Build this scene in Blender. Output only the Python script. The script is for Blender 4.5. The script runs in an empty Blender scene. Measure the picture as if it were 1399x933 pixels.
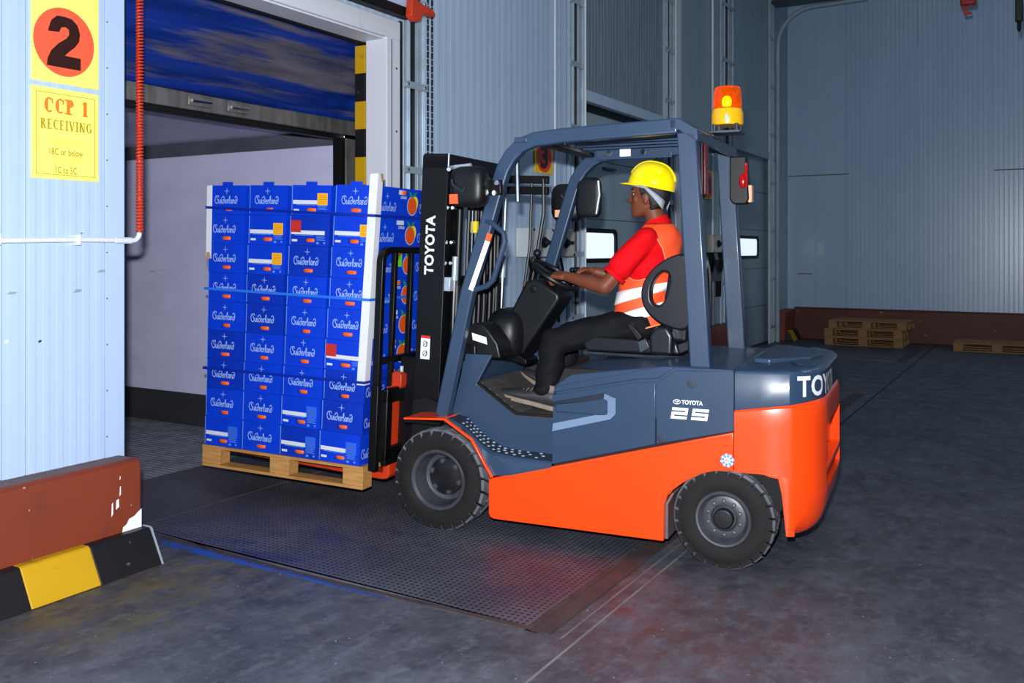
import bpy, bmesh, math, random
from mathutils import Vector, Matrix
R = random.Random(7)
rad = math.radians
sc = bpy.context.scene
COL = sc.collection
PI = math.pi

# ------------------------------------------------------------------ camera
YAW = rad(30.2)
CAM_Z = 1.55
cam_d = bpy.data.cameras.new('camera')
cam = bpy.data.objects.new('camera', cam_d)
COL.objects.link(cam)
cam.location = (0, 0, CAM_Z)
cam.rotation_euler = (PI / 2, 0, YAW - PI / 2)
cam_d.sensor_width = 36
cam_d.lens = 1267 / 1399 * 36
cam_d.shift_y = -124.5 / 1399
cam_d.clip_end = 100
sc.camera = cam

# ------------------------------------------------------------------ world, lights, exposure
sc.view_settings.view_transform = 'Standard'
sc.view_settings.look = 'None'
sc.view_settings.gamma = 1
sc.view_settings.exposure = 0.0
w = bpy.data.worlds.new('world')
sc.world = w
w.use_nodes = True
w.node_tree.nodes['Background'].inputs[0].default_value = (.35, .5, .75, 1)
w.node_tree.nodes['Background'].inputs[1].default_value = .03


def area(name, loc, rot, power, sx, sy, col):
    l = bpy.data.lights.new(name, 'AREA')
    l.shape = 'RECTANGLE'
    l.size, l.size_y = sx, sy
    l.energy = power
    l.color = col
    o = bpy.data.objects.new(name, l)
    o.location = loc
    o.rotation_euler = rot
    COL.objects.link(o)
    return o


# the photographer's flash on the camera's shoe
area('camera_flash', (-.03, .04, CAM_Z + .2), (PI / 2 + rad(3), 0, YAW - PI / 2), 450, .08, .05, (.95, .97, 1))
# hall lamps under the roof (fixtures are built further down)
LAMPS = [(3, -1.5), (9, -1.5), (14, -1.5), (3, -6), (9, -6), (14, -6)]
for i, (lx, ly) in enumerate(LAMPS):
    area('hall_lamp_light', (lx, ly, 6.75), (0, 0, 0), 24, .9, .3, (.78, .9, 1))


# ------------------------------------------------------------------ materials
def lin(c):
    return tuple((v / 12.92 if v <= .04045 else ((v + .055) / 1.055) ** 2.4) for v in (x / 255 for x in c))


def newmat(name):
    m = bpy.data.materials.new(name)
    m.use_nodes = True
    nt = m.node_tree
    return m, nt, nt.nodes['Principled BSDF']


def link(nt, a, b):
    nt.links.new(a, b)


def mat(name, rgb, rough=.5, metal=0., spec=.5, vary=.12, scale=6., bump=0., bscale=60., emit=None, estr=0., coat=0., trans=0., stretch=None):
    """painted / plain surface with slight procedural variation"""
    m, nt, p = newmat(name)
    c = lin(rgb)
    tc = nt.nodes.new('ShaderNodeTexCoord')
    src = tc.outputs['Object']
    if stretch:
        mp = nt.nodes.new('ShaderNodeMapping')
        mp.inputs['Scale'].default_value = stretch
        link(nt, src, mp.inputs[0])
        src = mp.outputs[0]
    if vary > 0:
        n = nt.nodes.new('ShaderNodeTexNoise')
        n.inputs['Scale'].default_value = scale
        n.inputs['Detail'].default_value = 6
        link(nt, src, n.inputs['Vector'])
        r = nt.nodes.new('ShaderNodeValToRGB')
        r.color_ramp.elements[0].position = .3
        r.color_ramp.elements[1].position = .7
        r.color_ramp.elements[0].color = tuple(v * (1 - vary) for v in c) + (1,)
        r.color_ramp.elements[1].color = tuple(min(1, v * (1 + vary)) for v in c) + (1,)
        link(nt, n.outputs[0], r.inputs[0])
        link(nt, r.outputs[0], p.inputs['Base Color'])
    else:
        p.inputs['Base Color'].default_value = c + (1,)
    p.inputs['Roughness'].default_value = rough
    p.inputs['Metallic'].default_value = metal
    p.inputs['Specular IOR Level'].default_value = spec
    p.inputs['Coat Weight'].default_value = coat
    p.inputs['Coat Roughness'].default_value = .15
    p.inputs['Transmission Weight'].default_value = trans
    if emit:
        p.inputs['Emission Color'].default_value = lin(emit) + (1,)
        p.inputs['Emission Strength'].default_value = estr
    if bump:
        n2 = nt.nodes.new('ShaderNodeTexNoise')
        n2.inputs['Scale'].default_value = bscale
        n2.inputs['Detail'].default_value = 4
        link(nt, src, n2.inputs['Vector'])
        b = nt.nodes.new('ShaderNodeBump')
        b.inputs['Strength'].default_value = bump
        b.inputs['Distance'].default_value = .01
        link(nt, n2.outputs[0], b.inputs['Height'])
        link(nt, b.outputs[0], p.inputs['Normal'])
    return m


def chain_mix(nt, base, fac, colour):
    mx = nt.nodes.new('ShaderNodeMix')
    mx.data_type = 'RGBA'
    link(nt, fac, mx.inputs[0])
    if isinstance(base, tuple):
        mx.inputs[6].default_value = base + (1,)
    else:
        link(nt, base, mx.inputs[6])
    mx.inputs[7].default_value = colour + (1,)
    return mx.outputs[2]


def noise_mask(nt, src, scale, lo, hi, detail=6, stretch=None, rough=.6, off=(0, 0, 0)):
    mp = nt.nodes.new('ShaderNodeMapping')
    mp.inputs['Scale'].default_value = stretch or (1, 1, 1)
    mp.inputs['Location'].default_value = off
    link(nt, src, mp.inputs[0])
    n = nt.nodes.new('ShaderNodeTexNoise')
    n.inputs['Scale'].default_value = scale
    n.inputs['Detail'].default_value = detail
    n.inputs['Roughness'].default_value = rough
    link(nt, mp.outputs[0], n.inputs['Vector'])
    r = nt.nodes.new('ShaderNodeMapRange')
    r.inputs[1].default_value = lo
    r.inputs[2].default_value = hi
    link(nt, n.outputs[0], r.inputs[0])
    return r.outputs[0], n.outputs[0]


def blob_mask(nt, src, centre, radius):
    """soft round stain at a world place"""
    d = nt.nodes.new('ShaderNodeVectorMath')
    d.operation = 'DISTANCE'
    link(nt, src, d.inputs[0])
    d.inputs[1].default_value = centre
    r = nt.nodes.new('ShaderNodeMapRange')
    r.inputs[1].default_value = radius
    r.inputs[2].default_value = radius * .2
    link(nt, d.outputs['Value'], r.inputs[0])
    return r.outputs[0]


def math_node(nt, op, a, b):
    n = nt.nodes.new('ShaderNodeMath')
    n.operation = op
    for i, v in enumerate((a, b)):
        if isinstance(v, (int, float)):
            n.inputs[i].default_value = v
        else:
            link(nt, v, n.inputs[i])
    return n.outputs[0]


def dirty(name, rgb, layers, rough=.5, spec=.5, metal=0., bump=0., bscale=40., coat=0.):
    """layers: (scale, lo, hi, rgb, stretch, opacity[, blob])"""
    m, nt, p = newmat(name)
    tc = nt.nodes.new('ShaderNodeTexCoord')
    src = tc.outputs['Object']
    out = lin(rgb)
    for i, L in enumerate(layers):
        sca, lo, hi, c, st, op = L[:6]
        f, _ = noise_mask(nt, src, sca, lo, hi, stretch=st, off=(i * 3.1, i * 1.7, i * 2.3))
        f = math_node(nt, 'MULTIPLY', f, op)
        if len(L) > 6:
            f = math_node(nt, 'MULTIPLY', f, blob_mask(nt, src, L[6][0], L[6][1]))
        out = chain_mix(nt, out, f, lin(c))
    if isinstance(out, tuple):
        p.inputs['Base Color'].default_value = out + (1,)
    else:
        link(nt, out, p.inputs['Base Color'])
    p.inputs['Roughness'].default_value = rough
    p.inputs['Specular IOR Level'].default_value = spec
    p.inputs['Metallic'].default_value = metal
    p.inputs['Coat Weight'].default_value = coat
    if bump:
        _, n = noise_mask(nt, src, bscale, 0, 1)
        b = nt.nodes.new('ShaderNodeBump')
        b.inputs['Strength'].default_value = bump
        b.inputs['Distance'].default_value = .01
        link(nt, n, b.inputs['Height'])
        link(nt, b.outputs[0], p.inputs['Normal'])
    return m


M = {}
M['panel_near'] = dirty('panel_near', (172, 194, 226), [(3, .5, .8, (160, 184, 218), (4, 1, .4), .7), (9, .66, .8, (120, 130, 150), (1, 1, .5), .35)], rough=.38)
M['panel'] = dirty('panel', (180, 202, 228), [(3, .45, .8, (164, 188, 214), (3, 3, .3), .8), (7, .66, .8, (105, 115, 125), (1, 1, .3), .4)], rough=.38)
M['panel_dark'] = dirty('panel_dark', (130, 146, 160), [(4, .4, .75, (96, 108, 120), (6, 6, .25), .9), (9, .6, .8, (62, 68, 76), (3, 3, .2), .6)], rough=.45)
M['panel_smooth'] = dirty('panel_smooth', (148, 168, 180), [(2, .45, .8, (128, 148, 162), (2, 2, .4), .8)], rough=.45)
M['panel_back'] = dirty('panel_back', (160, 184, 212), [(1.5, .4, .8, (144, 170, 200), (1, 1, .3), .8), (9, .66, .8, (96, 110, 128), (1, 1, .6), .5)], rough=.29, spec=.75)
M['white_frame'] = dirty('white_frame', (212, 216, 226), [(5, .6, .8, (160, 160, 165), (1, 1, .3), .5)], rough=.45)
M['red_curb'] = dirty('red_curb', (122, 50, 26), [(2.2, .4, .8, (104, 43, 23), None, .8), (26, .70, .74, (205, 200, 205), (1, 1, .5), .9), (5, .62, .8, (70, 45, 38), None, .6)], rough=.55, bump=.15, bscale=14)
M['curb_top'] = dirty('curb_top', (112, 92, 88), [(6, .4, .7, (90, 70, 66), None, .8)], rough=.8)
M['hazard_yellow'] = dirty('hazard_yellow', (196, 152, 6), [(5, .62, .72, (110, 92, 40), (1, 1, 3), .7), (2, .4, .8, (176, 138, 6), None, .6)], rough=.5)
M['hazard_black'] = dirty('hazard_black', (14, 14, 17), [(14, .68, .74, (120, 125, 140), (1, 1, 1), .6)], rough=.5)
M['floor'] = None
M['steel'] = mat('galvanised steel', (172, 188, 202), rough=.4, metal=.4, vary=.12, scale=5)
M['steel_dark'] = mat('dark steel', (70, 78, 86), rough=.4, metal=.7, vary=.25, scale=14)
M['rubber'] = mat('black rubber', (12, 12, 14), spec=.3, rough=.6, vary=.2)
M['black'] = mat('black paint', (8, 9, 11), rough=.42, spec=.3, vary=.15)
M['black_plastic'] = mat('black plastic', (15, 17, 21), spec=.35, rough=.42, vary=.1, bump=.05, bscale=200)
M['seat_vinyl'] = mat('navy black vinyl', (16, 19, 28), rough=.36, vary=.1)
M['orange'] = mat('orange paint', (246, 68, 8), rough=.3, vary=.03, coat=.4)
M['orange_dirty'] = dirty('orange_dirty', (226, 78, 14), [(7, .45, .7, (110, 86, 84), None, .8)], rough=.5)
M['orange_fork'] = dirty('orange_fork', (190, 50, 10), [(8, .5, .75, (120, 44, 24), (1, 1, .4), .9)], rough=.5)
M['well'] = dirty('well', (84, 84, 94), [(6, .5, .7, (150, 90, 70), None, .7)], rough=.6)
M['blue'] = mat('slate blue paint', (42, 62, 87), rough=.36, vary=.05, coat=.25)
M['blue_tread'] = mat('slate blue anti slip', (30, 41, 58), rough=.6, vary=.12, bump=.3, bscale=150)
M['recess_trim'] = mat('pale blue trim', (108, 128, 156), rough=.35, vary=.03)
M['gap'] = mat('dark gap', (8, 9, 11), rough=.8, vary=0)
M['tyre'] = dirty('tyre', (27, 24, 24), [(9, .4, .7, (20, 19, 21), None, .8), (22, .6, .75, (46, 38, 33), None, .5)], spec=.25, rough=.75, bump=.2, bscale=60)
M['tyre_tread'] = dirty('tyre_tread', (104, 107, 117), [(12, .4, .7, (80, 83, 92), None, .8)], rough=.8, bump=.2, bscale=60)
M['rim'] = dirty('rim', (74, 76, 84), [(6, .4, .75, (44, 46, 52), None, .8)], rough=.45, metal=.3)
M['rim_dark'] = mat('dark rim', (20, 21, 25), rough=.45, vary=.2, metal=.2)
M['chrome'] = mat('chrome', (210, 212, 216), rough=.15, metal=1, vary=.05)
M['white'] = mat('white print', (235, 238, 242), rough=.5, vary=.02)
M['letter_white'] = mat('white lettering', (222, 226, 232), rough=.5, vary=.0)
M['mat_rubber'] = dirty('mat_rubber', (66, 62, 60), [(9, .4, .7, (44, 42, 42), None, .8)], rough=.8)
M['red_lens'] = mat('red lens', (170, 10, 10), rough=.15, vary=.05, coat=.5)
M['pale_orange'] = mat('pale orange lens', (240, 180, 140), rough=.3, vary=.05)
M['orange_sticker'] = mat('orange sticker', (235, 90, 40), rough=.5, vary=.05)
M['yellow_tag'] = mat('yellow tag', (235, 205, 30), rough=.5, vary=.05)
M['amber_base'] = mat('yellow beacon plastic', (246, 178, 12), rough=.3, vary=.03, coat=.3)
M['carton'] = dirty('carton', (2, 58, 204), [(5, .5, .8, (4, 46, 176), None, .7), (16, .70, .78, (70, 120, 210), (1, 1, 2.5), .5)], rough=.5, spec=.3)
M['carton2'] = dirty('carton2', (2, 48, 176), [(5, .5, .8, (4, 40, 152), None, .7), (16, .70, .78, (70, 120, 210), (1, 1, 2.5), .5)], rough=.5, spec=.3)
M['carton_edge'] = mat('carton edge', (96, 132, 205), rough=.6, vary=.1)
M['carton_print'] = mat('white carton print', (150, 178, 228), rough=.6, vary=0)
M['carton_pale'] = mat('pale blue carton print', (92, 140, 225), rough=.6, vary=0)
M['carton_white'] = mat('white label', (206, 212, 222), rough=.6, vary=.03)
M['sticker_yellow'] = mat('amber sticker', (240, 172, 24), rough=.5, vary=.05, scale=40)
M['sticker_red'] = mat('red sticker', (196, 30, 36), rough=.5, vary=.05, scale=40)
M['sticker_blue'] = mat('bright blue sticker', (22, 96, 226), rough=.5, vary=.05, scale=40)
M['sticker_ink'] = mat('sticker ink', (120, 84, 20), rough=.6, vary=0)
M['fruit'] = mat('orange fruit', (240, 100, 14), rough=.45, vary=.12, bump=.2, bscale=300)
M['print_orange'] = mat('orange print', (226, 84, 16), rough=.5, vary=.08, scale=30)
M['print_yellow'] = mat('yellow print', (240, 220, 40), rough=.5, vary=.03)
M['print_green'] = mat('green print', (40, 140, 70), rough=.5, vary=.1)
M['lime'] = mat('lime label', (110, 214, 20), rough=.5, vary=.03)
M['strap'] = mat('blue plastic strap', (10, 40, 150), rough=.3, vary=.05)
M['strap_pale'] = mat('light blue plastic strap', (40, 110, 220), rough=.3, vary=.05)
M['board_white'] = mat('white cardboard', (216, 220, 228), rough=.6, vary=.04)
M['cardboard'] = mat('brown cardboard', (170, 140, 110), rough=.8, vary=.1)
M['wood'] = dirty('wood', (190, 142, 80), [(6, .35, .75, (150, 100, 50), (1, 9, 9), .9), (3, .6, .75, (120, 86, 50), (1, 4, 4), .5)], rough=.7, bump=.15, bscale=30)
M['wood_old'] = dirty('wood_old', (148, 112, 70), [(6, .35, .75, (108, 76, 46), (9, 1, 9), .9)], rough=.75)
M['skin'] = mat('brown skin', (110, 59, 39), spec=.3, rough=.52, vary=.08, scale=12)
M['lips'] = mat('lips', (96, 46, 40), rough=.45, vary=.05)
M['hair'] = mat('black hair', (14, 12, 12), rough=.5, vary=.2, scale=60, bump=.4, bscale=220)
M['eye'] = mat('eye white', (220, 215, 210), rough=.2, vary=0)
M['shirt'] = mat('red cotton', (204, 4, 16), spec=.15, rough=.8, vary=.08, bump=.12, bscale=25)
M['vest'] = mat('orange mesh', (255, 84, 36), rough=.7, vary=.05, bump=.1, bscale=30, emit=(255, 70, 20), estr=0)
M['reflective'] = mat('silver reflective tape', (252, 252, 252), rough=.6, vary=.03)
M['vest_edge'] = mat('vest binding', (250, 140, 90), rough=.7, vary=0)
M['trouser'] = mat('black cotton', (11, 12, 17), spec=.2, rough=.8, vary=.25, scale=5, bump=.25, bscale=16)
M['shoe'] = mat('grey shoe leather', (44, 45, 50), rough=.5, vary=.25, scale=14)
M['sole'] = mat('tan sole', (126, 112, 100), rough=.8, vary=.2, scale=14)
M['helmet'] = mat('yellow helmet plastic', (250, 226, 4), rough=.22, vary=.02, coat=.3)
M['grey_strap'] = mat('grey strap', (150, 154, 166), rough=.6, vary=.03)
M['sign_yellow'] = mat('yellow sign', (250, 236, 116), rough=.4, vary=.02, scale=20)
M['sign_yellow2'] = mat('deep yellow sign', (246, 206, 24), rough=.4, vary=.03, scale=20)
M['sign_red'] = mat('red sign print', (238, 92, 62), rough=.4, vary=.02)
M['sign_red2'] = mat('strong red sign print', (236, 60, 26), rough=.4, vary=.02)
M['sign_black'] = mat('black sign print', (46, 18, 12), rough=.4, vary=0)
M['sign_olive'] = mat('olive sign print', (168, 142, 20), rough=.5, vary=0)
M['sign_orange'] = mat('orange sign print', (238, 120, 30), rough=.5, vary=0)
M['sign_faint'] = mat('faded sign print', (242, 226, 84), rough=.5, vary=0)
M['hose'] = mat('orange hose', (196, 54, 20), rough=.4, vary=.08)
M['pvc'] = mat('white conduit', (212, 218, 226), rough=.4, vary=.04)
M['box_white'] = mat('switch box', (196, 202, 206), rough=.4, vary=.06)
M['box_beige'] = mat('beige switch box', (186, 186, 172), rough=.4, vary=.06)
M['trailer_white'] = dirty('trailer_white', (208, 208, 238), [(2, .4, .8, (190, 190, 222), (1, 1, 2), .8), (12, .66, .75, (110, 105, 115), (1, .3, 1.5), .5)], rough=.5)
M['trailer_dark'] = dirty('trailer_dark', (52, 52, 60), [(5, .4, .7, (36, 36, 42), (1, .2, 1), .8)], rough=.6)
M['trailer_grey'] = dirty('trailer_grey', (96, 100, 110), [(5, .4, .7, (70, 74, 84), (1, .3, 1), .8)], rough=.5, metal=.3)
M['alu_floor'] = dirty('alu_floor', (128, 130, 142), [(6, .4, .7, (80, 82, 92), (1, .2, 1), .8)], rough=.5, metal=.1)
M['truck_steel'] = dirty('truck_steel', (120, 118, 118), [(6, .4, .75, (76, 72, 72), (3, 3, .5), .9)], rough=.45, metal=.4)
M['tarp'] = dirty('tarp', (4, 40, 122), [(3.2, .52, .60, (96, 90, 88), (.16, .5, 2.6), .85), (3, .45, .75, (4, 24, 70), (.25, 1, 3), .85), (16, .55, .8, (70, 74, 84), (.1, 1, 3), .5)], rough=.55, spec=.3)
M['pane'] = mat('daylit pane', (220, 232, 250), rough=.3, vary=0, emit=(226, 238, 255), estr=.95)
M['glass_dark'] = mat('mirror glass', (190, 195, 200), rough=.03, metal=1, vary=0)
M['paper'] = mat('paper', (190, 200, 215), rough=.7, vary=.03)
M['red_pipe'] = mat('red pipe', (150, 40, 26), rough=.4, vary=.1)
M['sticker_iss'] = mat('sticker blue', (70, 130, 205), rough=.5, vary=0)
M['red_ink'] = mat('red ink', (210, 40, 40), rough=.5, vary=0)


def floor_material():
    m, nt, p = newmat('concrete floor')
    tc = nt.nodes.new('ShaderNodeTexCoord')
    src = tc.outputs['Object']
    f, _ = noise_mask(nt, src, .9, .3, .7, 8)
    out = chain_mix(nt, lin((62, 65, 74)), f, lin((88, 91, 101)))
    f, _ = noise_mask(nt, src, 3.4, .42, .62, 12, stretch=(.9, 1.1, 1), rough=.75)
    out = chain_mix(nt, out, math_node(nt, 'MULTIPLY', f, .7), lin((40, 42, 49)))
    f, _ = noise_mask(nt, src, 9, .50, .64, 12, stretch=(.8, 1.2, 1), rough=.75, off=(4, 2, 0))
    out = chain_mix(nt, out, math_node(nt, 'MULTIPLY', f, .5), lin((102, 105, 116)))
    f, _ = noise_mask(nt, src, 14, .5, .78, 8, stretch=(1, .5, 1), rough=.75)
    out = chain_mix(nt, out, math_node(nt, 'MULTIPLY', f, .35), lin((110, 112, 120)))
    # brown red paint spill beside the joint, mustard smear at the bumper
    for cen, rr, col, op in (((3.45, 1.35, 0), .7, (76, 48, 50), .75), ((3.9, 1.3, 0), .9, (74, 50, 51), .6), ((3.0, 3.62, 0), .5, (112, 96, 40), .7), ((2.6, 3.5, 0), .55, (104, 92, 44), .7)):
        f, _ = noise_mask(nt, src, 6.5, .46, .60, 12, stretch=(.7, 1.2, 1), rough=.75, off=cen)
        f = math_node(nt, 'MULTIPLY', f, blob_mask(nt, src, cen, rr))
        out = chain_mix(nt, out, math_node(nt, 'MULTIPLY', f, op), lin(col))
    f, _ = noise_mask(nt, src, 38, .735, .76, 2)
    out = chain_mix(nt, out, math_node(nt, 'MULTIPLY', f, .7), lin((190, 192, 196)))
    link(nt, out, p.inputs['Base Color'])
    r, n = noise_mask(nt, src, 5, .3, .7, 8)
    mr = nt.nodes.new('ShaderNodeMapRange')
    mr.inputs[3].default_value = .42
    mr.inputs[4].default_value = .7
    link(nt, r, mr.inputs[0])
    link(nt, mr.outputs[0], p.inputs['Roughness'])
    p.inputs['Specular IOR Level'].default_value = .4
    _, n = noise_mask(nt, src, 30, 0, 1, 8)
    b = nt.nodes.new('ShaderNodeBump')
    b.inputs['Strength'].default_value = .18
    b.inputs['Distance'].default_value = .01
    link(nt, n, b.inputs['Height'])
    link(nt, b.outputs[0], p.inputs['Normal'])
    return m


def plate_material():
    m, nt, p = newmat('checker plate')
    tc = nt.nodes.new('ShaderNodeTexCoord')
    src = tc.outputs['Object']
    # alternating small bars: two brick-like wave products
    sep = nt.nodes.new('ShaderNodeSeparateXYZ')
    link(nt, src, sep.inputs[0])
    K = 2 * PI / .060
    u = math_node(nt, 'ADD', sep.outputs[0], sep.outputs[1])
    v = math_node(nt, 'SUBTRACT', sep.outputs[0], sep.outputs[1])
    su = math_node(nt, 'SINE', math_node(nt, 'MULTIPLY', u, K), 0)
    sv = math_node(nt, 'SINE', math_node(nt, 'MULTIPLY', v, K), 0)
    pr = math_node(nt, 'MULTIPLY', su, sv)
    r = nt.nodes.new('ShaderNodeMapRange')
    r.inputs[1].default_value = .3
    r.inputs[2].default_value = .5
    link(nt, pr, r.inputs[0])
    f, _ = noise_mask(nt, src, 1.3, .35, .7, 8)
    out = chain_mix(nt, lin((92, 94, 104)), f, lin((62, 64, 74)))
    for cen, rr, col, op in (((3.5, 3.6, 0), .8, (34, 50, 96), .8), ((4.2, 2.2, 0), .7, (46, 58, 92), .5), ((3.9, 3.1, 0), .6, (48, 58, 90), .6), ((4.0, 1.95, 0), .6, (76, 56, 66), .3), ((3.75, 2.05, 0), .5, (48, 60, 96), .5)):
        g, _ = noise_mask(nt, src, 5, .45, .60, 12, stretch=(1, .6, 1), off=cen, rough=.72)
        g = math_node(nt, 'MULTIPLY', g, blob_mask(nt, src, cen, rr))
        out = chain_mix(nt, out, math_node(nt, 'MULTIPLY', g, op), lin(col))
    g, _ = noise_mask(nt, src, 9, .5, .75, 8, rough=.75)
    out = chain_mix(nt, out, math_node(nt, 'MULTIPLY', g, .55), lin((40, 38, 42)))
    out = chain_mix(nt, out, math_node(nt, 'MULTIPLY', r.outputs[0], .85), lin((18, 18, 22)))
    link(nt, out, p.inputs['Base Color'])
    p.inputs['Roughness'].default_value = .5
    p.inputs['Metallic'].default_value = .15
    b = nt.nodes.new('ShaderNodeBump')
    b.inputs['Strength'].default_value = .6
    b.inputs['Distance'].default_value = .003
    link(nt, r.outputs[0], b.inputs['Height'])
    link(nt, b.outputs[0], p.inputs['Normal'])
    return m


M['floor'] = floor_material()
M['plate'] = plate_material()
M['rust'] = dirty('rust', (68, 56, 56), [(6, .4, .7, (42, 38, 42), None, .9), (9, .55, .75, (82, 46, 50), (1, 1, 1), .7), (16, .68, .74, (170, 160, 150), None, .7)], rough=.65, bump=.3, bscale=30)
M['blue_floor_paint'] = dirty('blue_floor_paint', (22, 62, 140), [(8, .45, .65, (52, 52, 62), None, .9)], rough=.55)
M['joint'] = mat('joint filler', (108, 105, 104), rough=.8, vary=.3, scale=3)


# ------------------------------------------------------------------ mesh helpers
class MB:
    def __init__(s):
        s.v = []
        s.f = []

    def add(s, vs, fs):
        o = len(s.v)
        s.v += [tuple(x) for x in vs]
        s.f += [tuple(i + o for i in f) for f in fs]
        return s

    def box(s, x0, x1, y0, y1, z0, z1):
        return s.add([(x0, y0, z0), (x1, y0, z0), (x1, y1, z0), (x0, y1, z0), (x0, y0, z1), (x1, y0, z1), (x1, y1, z1), (x0, y1, z1)],
                     [(0, 3, 2, 1), (4, 5, 6, 7), (0, 1, 5, 4), (1, 2, 6, 5), (2, 3, 7, 6), (3, 0, 4, 7)])

    def prism(s, pts, a, b, axis='y'):
        def P(p, t):
            return {'y': (p[0], t, p[1]), 'z': (p[0], p[1], t), 'x': (t, p[0], p[1])}[axis]
        n = len(pts)
        vs = [P(p, a) for p in pts] + [P(p, b) for p in pts]
        fs = [tuple(range(n)), tuple(range(2 * n - 1, n - 1, -1))]
        fs += [(i, i + n, (i + 1) % n + n, (i + 1) % n) for i in range(n)]
        return s.add(vs, fs)

    def rings(s, rs, cap=True, closed=True):
        n = len(rs[0])
        vs = [p for r in rs for p in r]
        fs = []
        for k in range(len(rs) - 1):
            for i in range(n if closed else n - 1):
                j = (i + 1) % n
                fs.append((k * n + i, k * n + j, (k + 1) * n + j, (k + 1) * n + i))
        if cap:
            fs.append(tuple(range(n - 1, -1, -1)))
            fs.append(tuple((len(rs) - 1) * n + i for i in range(n)))
        return s.add(vs, fs)

    def tube(s, path, r, n=8, cap=True):
        path = [Vector(p) for p in path]
        rs = []
        up = None
        for i, p in enumerate(path):
            d = (path[min(i + 1, len(path) - 1)] - path[max(i - 1, 0)]).normalized()
            if up is None:
                up = Vector((0, 0, 1)) if abs(d.z) < .9 else Vector((1, 0, 0))
            a = d.cross(up)
            if a.length < 1e-5:
                a = d.orthogonal()
            a.normalize()
            b = a.cross(d).normalized()
            up = b
            rr = r[i] if isinstance(r, (list, tuple)) else r
            rs.append([p + a * rr * math.cos(t) + b * rr * math.sin(t) for t in (2 * PI * k / n for k in range(n))])
        return s.rings(rs, cap)

    def lathe(s, prof, n=24, c=(0, 0, 0), axis='z', cap=True):
        """prof: (radius, height along axis)"""
        rs = []
        for r, h in prof:
            ring = []
            for k in range(n):
                t = 2 * PI * k / n
                a, b = r * math.cos(t), r * math.sin(t)
                p = {'z': (a, b, h), 'y': (b, h, a), 'x': (h, a, b)}[axis]
                ring.append((c[0] + p[0], c[1] + p[1], c[2] + p[2]))
            rs.append(ring)
        return s.rings(rs, cap)

    def sphere(s, c, r, n=12, m=8, sc=(1, 1, 1)):
        rs = []
        for j in range(1, m):
            ph = PI * j / m
            rs.append([(c[0] + r * sc[0] * math.sin(ph) * math.cos(2 * PI * k / n), c[1] + r * sc[1] * math.sin(ph) * math.sin(2 * PI * k / n), c[2] - r * sc[2] * math.cos(ph)) for k in range(n)])
        s.rings(rs, False)
        base = len(s.v) - len(rs) * n
        s.v.append((c[0], c[1], c[2] - r * sc[2]))
        s.v.append((c[0], c[1], c[2] + r * sc[2]))
        b, t = len(s.v) - 2, len(s.v) - 1
        for k in range(n):
            s.f.append((b, base + (k + 1) % n, base + k))
            s.f.append((t, base + (len(rs) - 1) * n + k, base + (len(rs) - 1) * n + (k + 1) % n))
        return s

    def capsule(s, p0, r0, p1, r1, n=12):
        p0, p1 = Vector(p0), Vector(p1)
        s.sphere(p0, r0, n, 8)
        s.sphere(p1, r1, n, 8)
        return s.tube([p0, p1], [r0 * .99, r1 * .99], n)

    def limb(s, pts, n=12):
        for a, b in zip(pts, pts[1:]):
            s.capsule(a[:3], a[3], b[:3], b[3], n)
        return s

    def ringplate(s, outer, inner, y0, y1):
        """plate in xz with a hole; outer/inner same count"""
        n = len(outer)
        vs = []
        for y in (y0, y1):
            vs += [(p[0], y, p[1]) for p in outer] + [(p[0], y, p[1]) for p in inner]
        fs = []
        for i in range(n):
            j = (i + 1) % n
            fs.append((i, j, n + j, n + i))
            fs.append((2 * n + i, 3 * n + i, 3 * n + j, 2 * n + j))
            fs.append((i, 2 * n + i, 2 * n + j, j))
            fs.append((n + i, n + j, 3 * n + j, 3 * n + i))
        return s.add(vs, fs)

    def ribbon(s, pts, wd, f=lambda u, v: (u, v, 0)):
        """flat stroke of width wd along 2D points"""
        for (a, b), (c, d) in zip(pts, pts[1:]):
            L = math.hypot(c - a, d - b) or 1e-6
            ex, ey = (c - a) / L * wd * .35, (d - b) / L * wd * .35
            nx, ny = -(d - b) / L * wd / 2, (c - a) / L * wd / 2
            a2, b2, c2, d2 = a - ex, b - ey, c + ex, d + ey
            s.add([f(a2 - nx, b2 - ny), f(c2 - nx, d2 - ny), f(c2 + nx, d2 + ny), f(a2 + nx, b2 + ny)], [(0, 1, 2, 3)])
        return s

    def stagger(s, d=4e-5):
        done = {}
        for i, f in enumerate(s.f):
            for q in f:
                if q not in done:
                    done[q] = 1
                    x, y, z = s.v[q]
                    s.v[q] = (x, y, z + (i % 24) * d)
        return s

    def mesh(s, name, sharp=35, smooth=True, fix=True, weld=False):
        me = bpy.data.meshes.new(name)
        me.from_pydata(s.v, [], s.f)
        if fix:
            bm = bmesh.new()
            bm.from_mesh(me)
            if weld:
                bmesh.ops.remove_doubles(bm, verts=bm.verts[:], dist=1e-5)
            bmesh.ops.recalc_face_normals(bm, faces=bm.faces)
            bm.to_mesh(me)
            bm.free()
        if smooth:
            me.shade_smooth()
            me.set_sharp_from_angle(angle=rad(sharp))
        return me

    def build(s, name, m, parent=None, bevel=0, seg=2, sharp=35, smooth=True, fix=True, weld=False):
        return obj(name, s.mesh(name, sharp, smooth, fix, weld), m, parent, bevel, seg)


def obj(name, me, m, parent=None, bevel=0, seg=2):
    if m is not None and not me.materials:
        me.materials.append(m)
    o = bpy.data.objects.new(name, me)
    COL.objects.link(o)
    if parent is not None:
        o.parent = parent
    if bevel:
        b = o.modifiers.new('bevel', 'BEVEL')
        b.width = bevel
        b.segments = seg
        b.limit_method = 'ANGLE'
        b.angle_limit = rad(30)
        b.harden_normals = False
    return o


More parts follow.
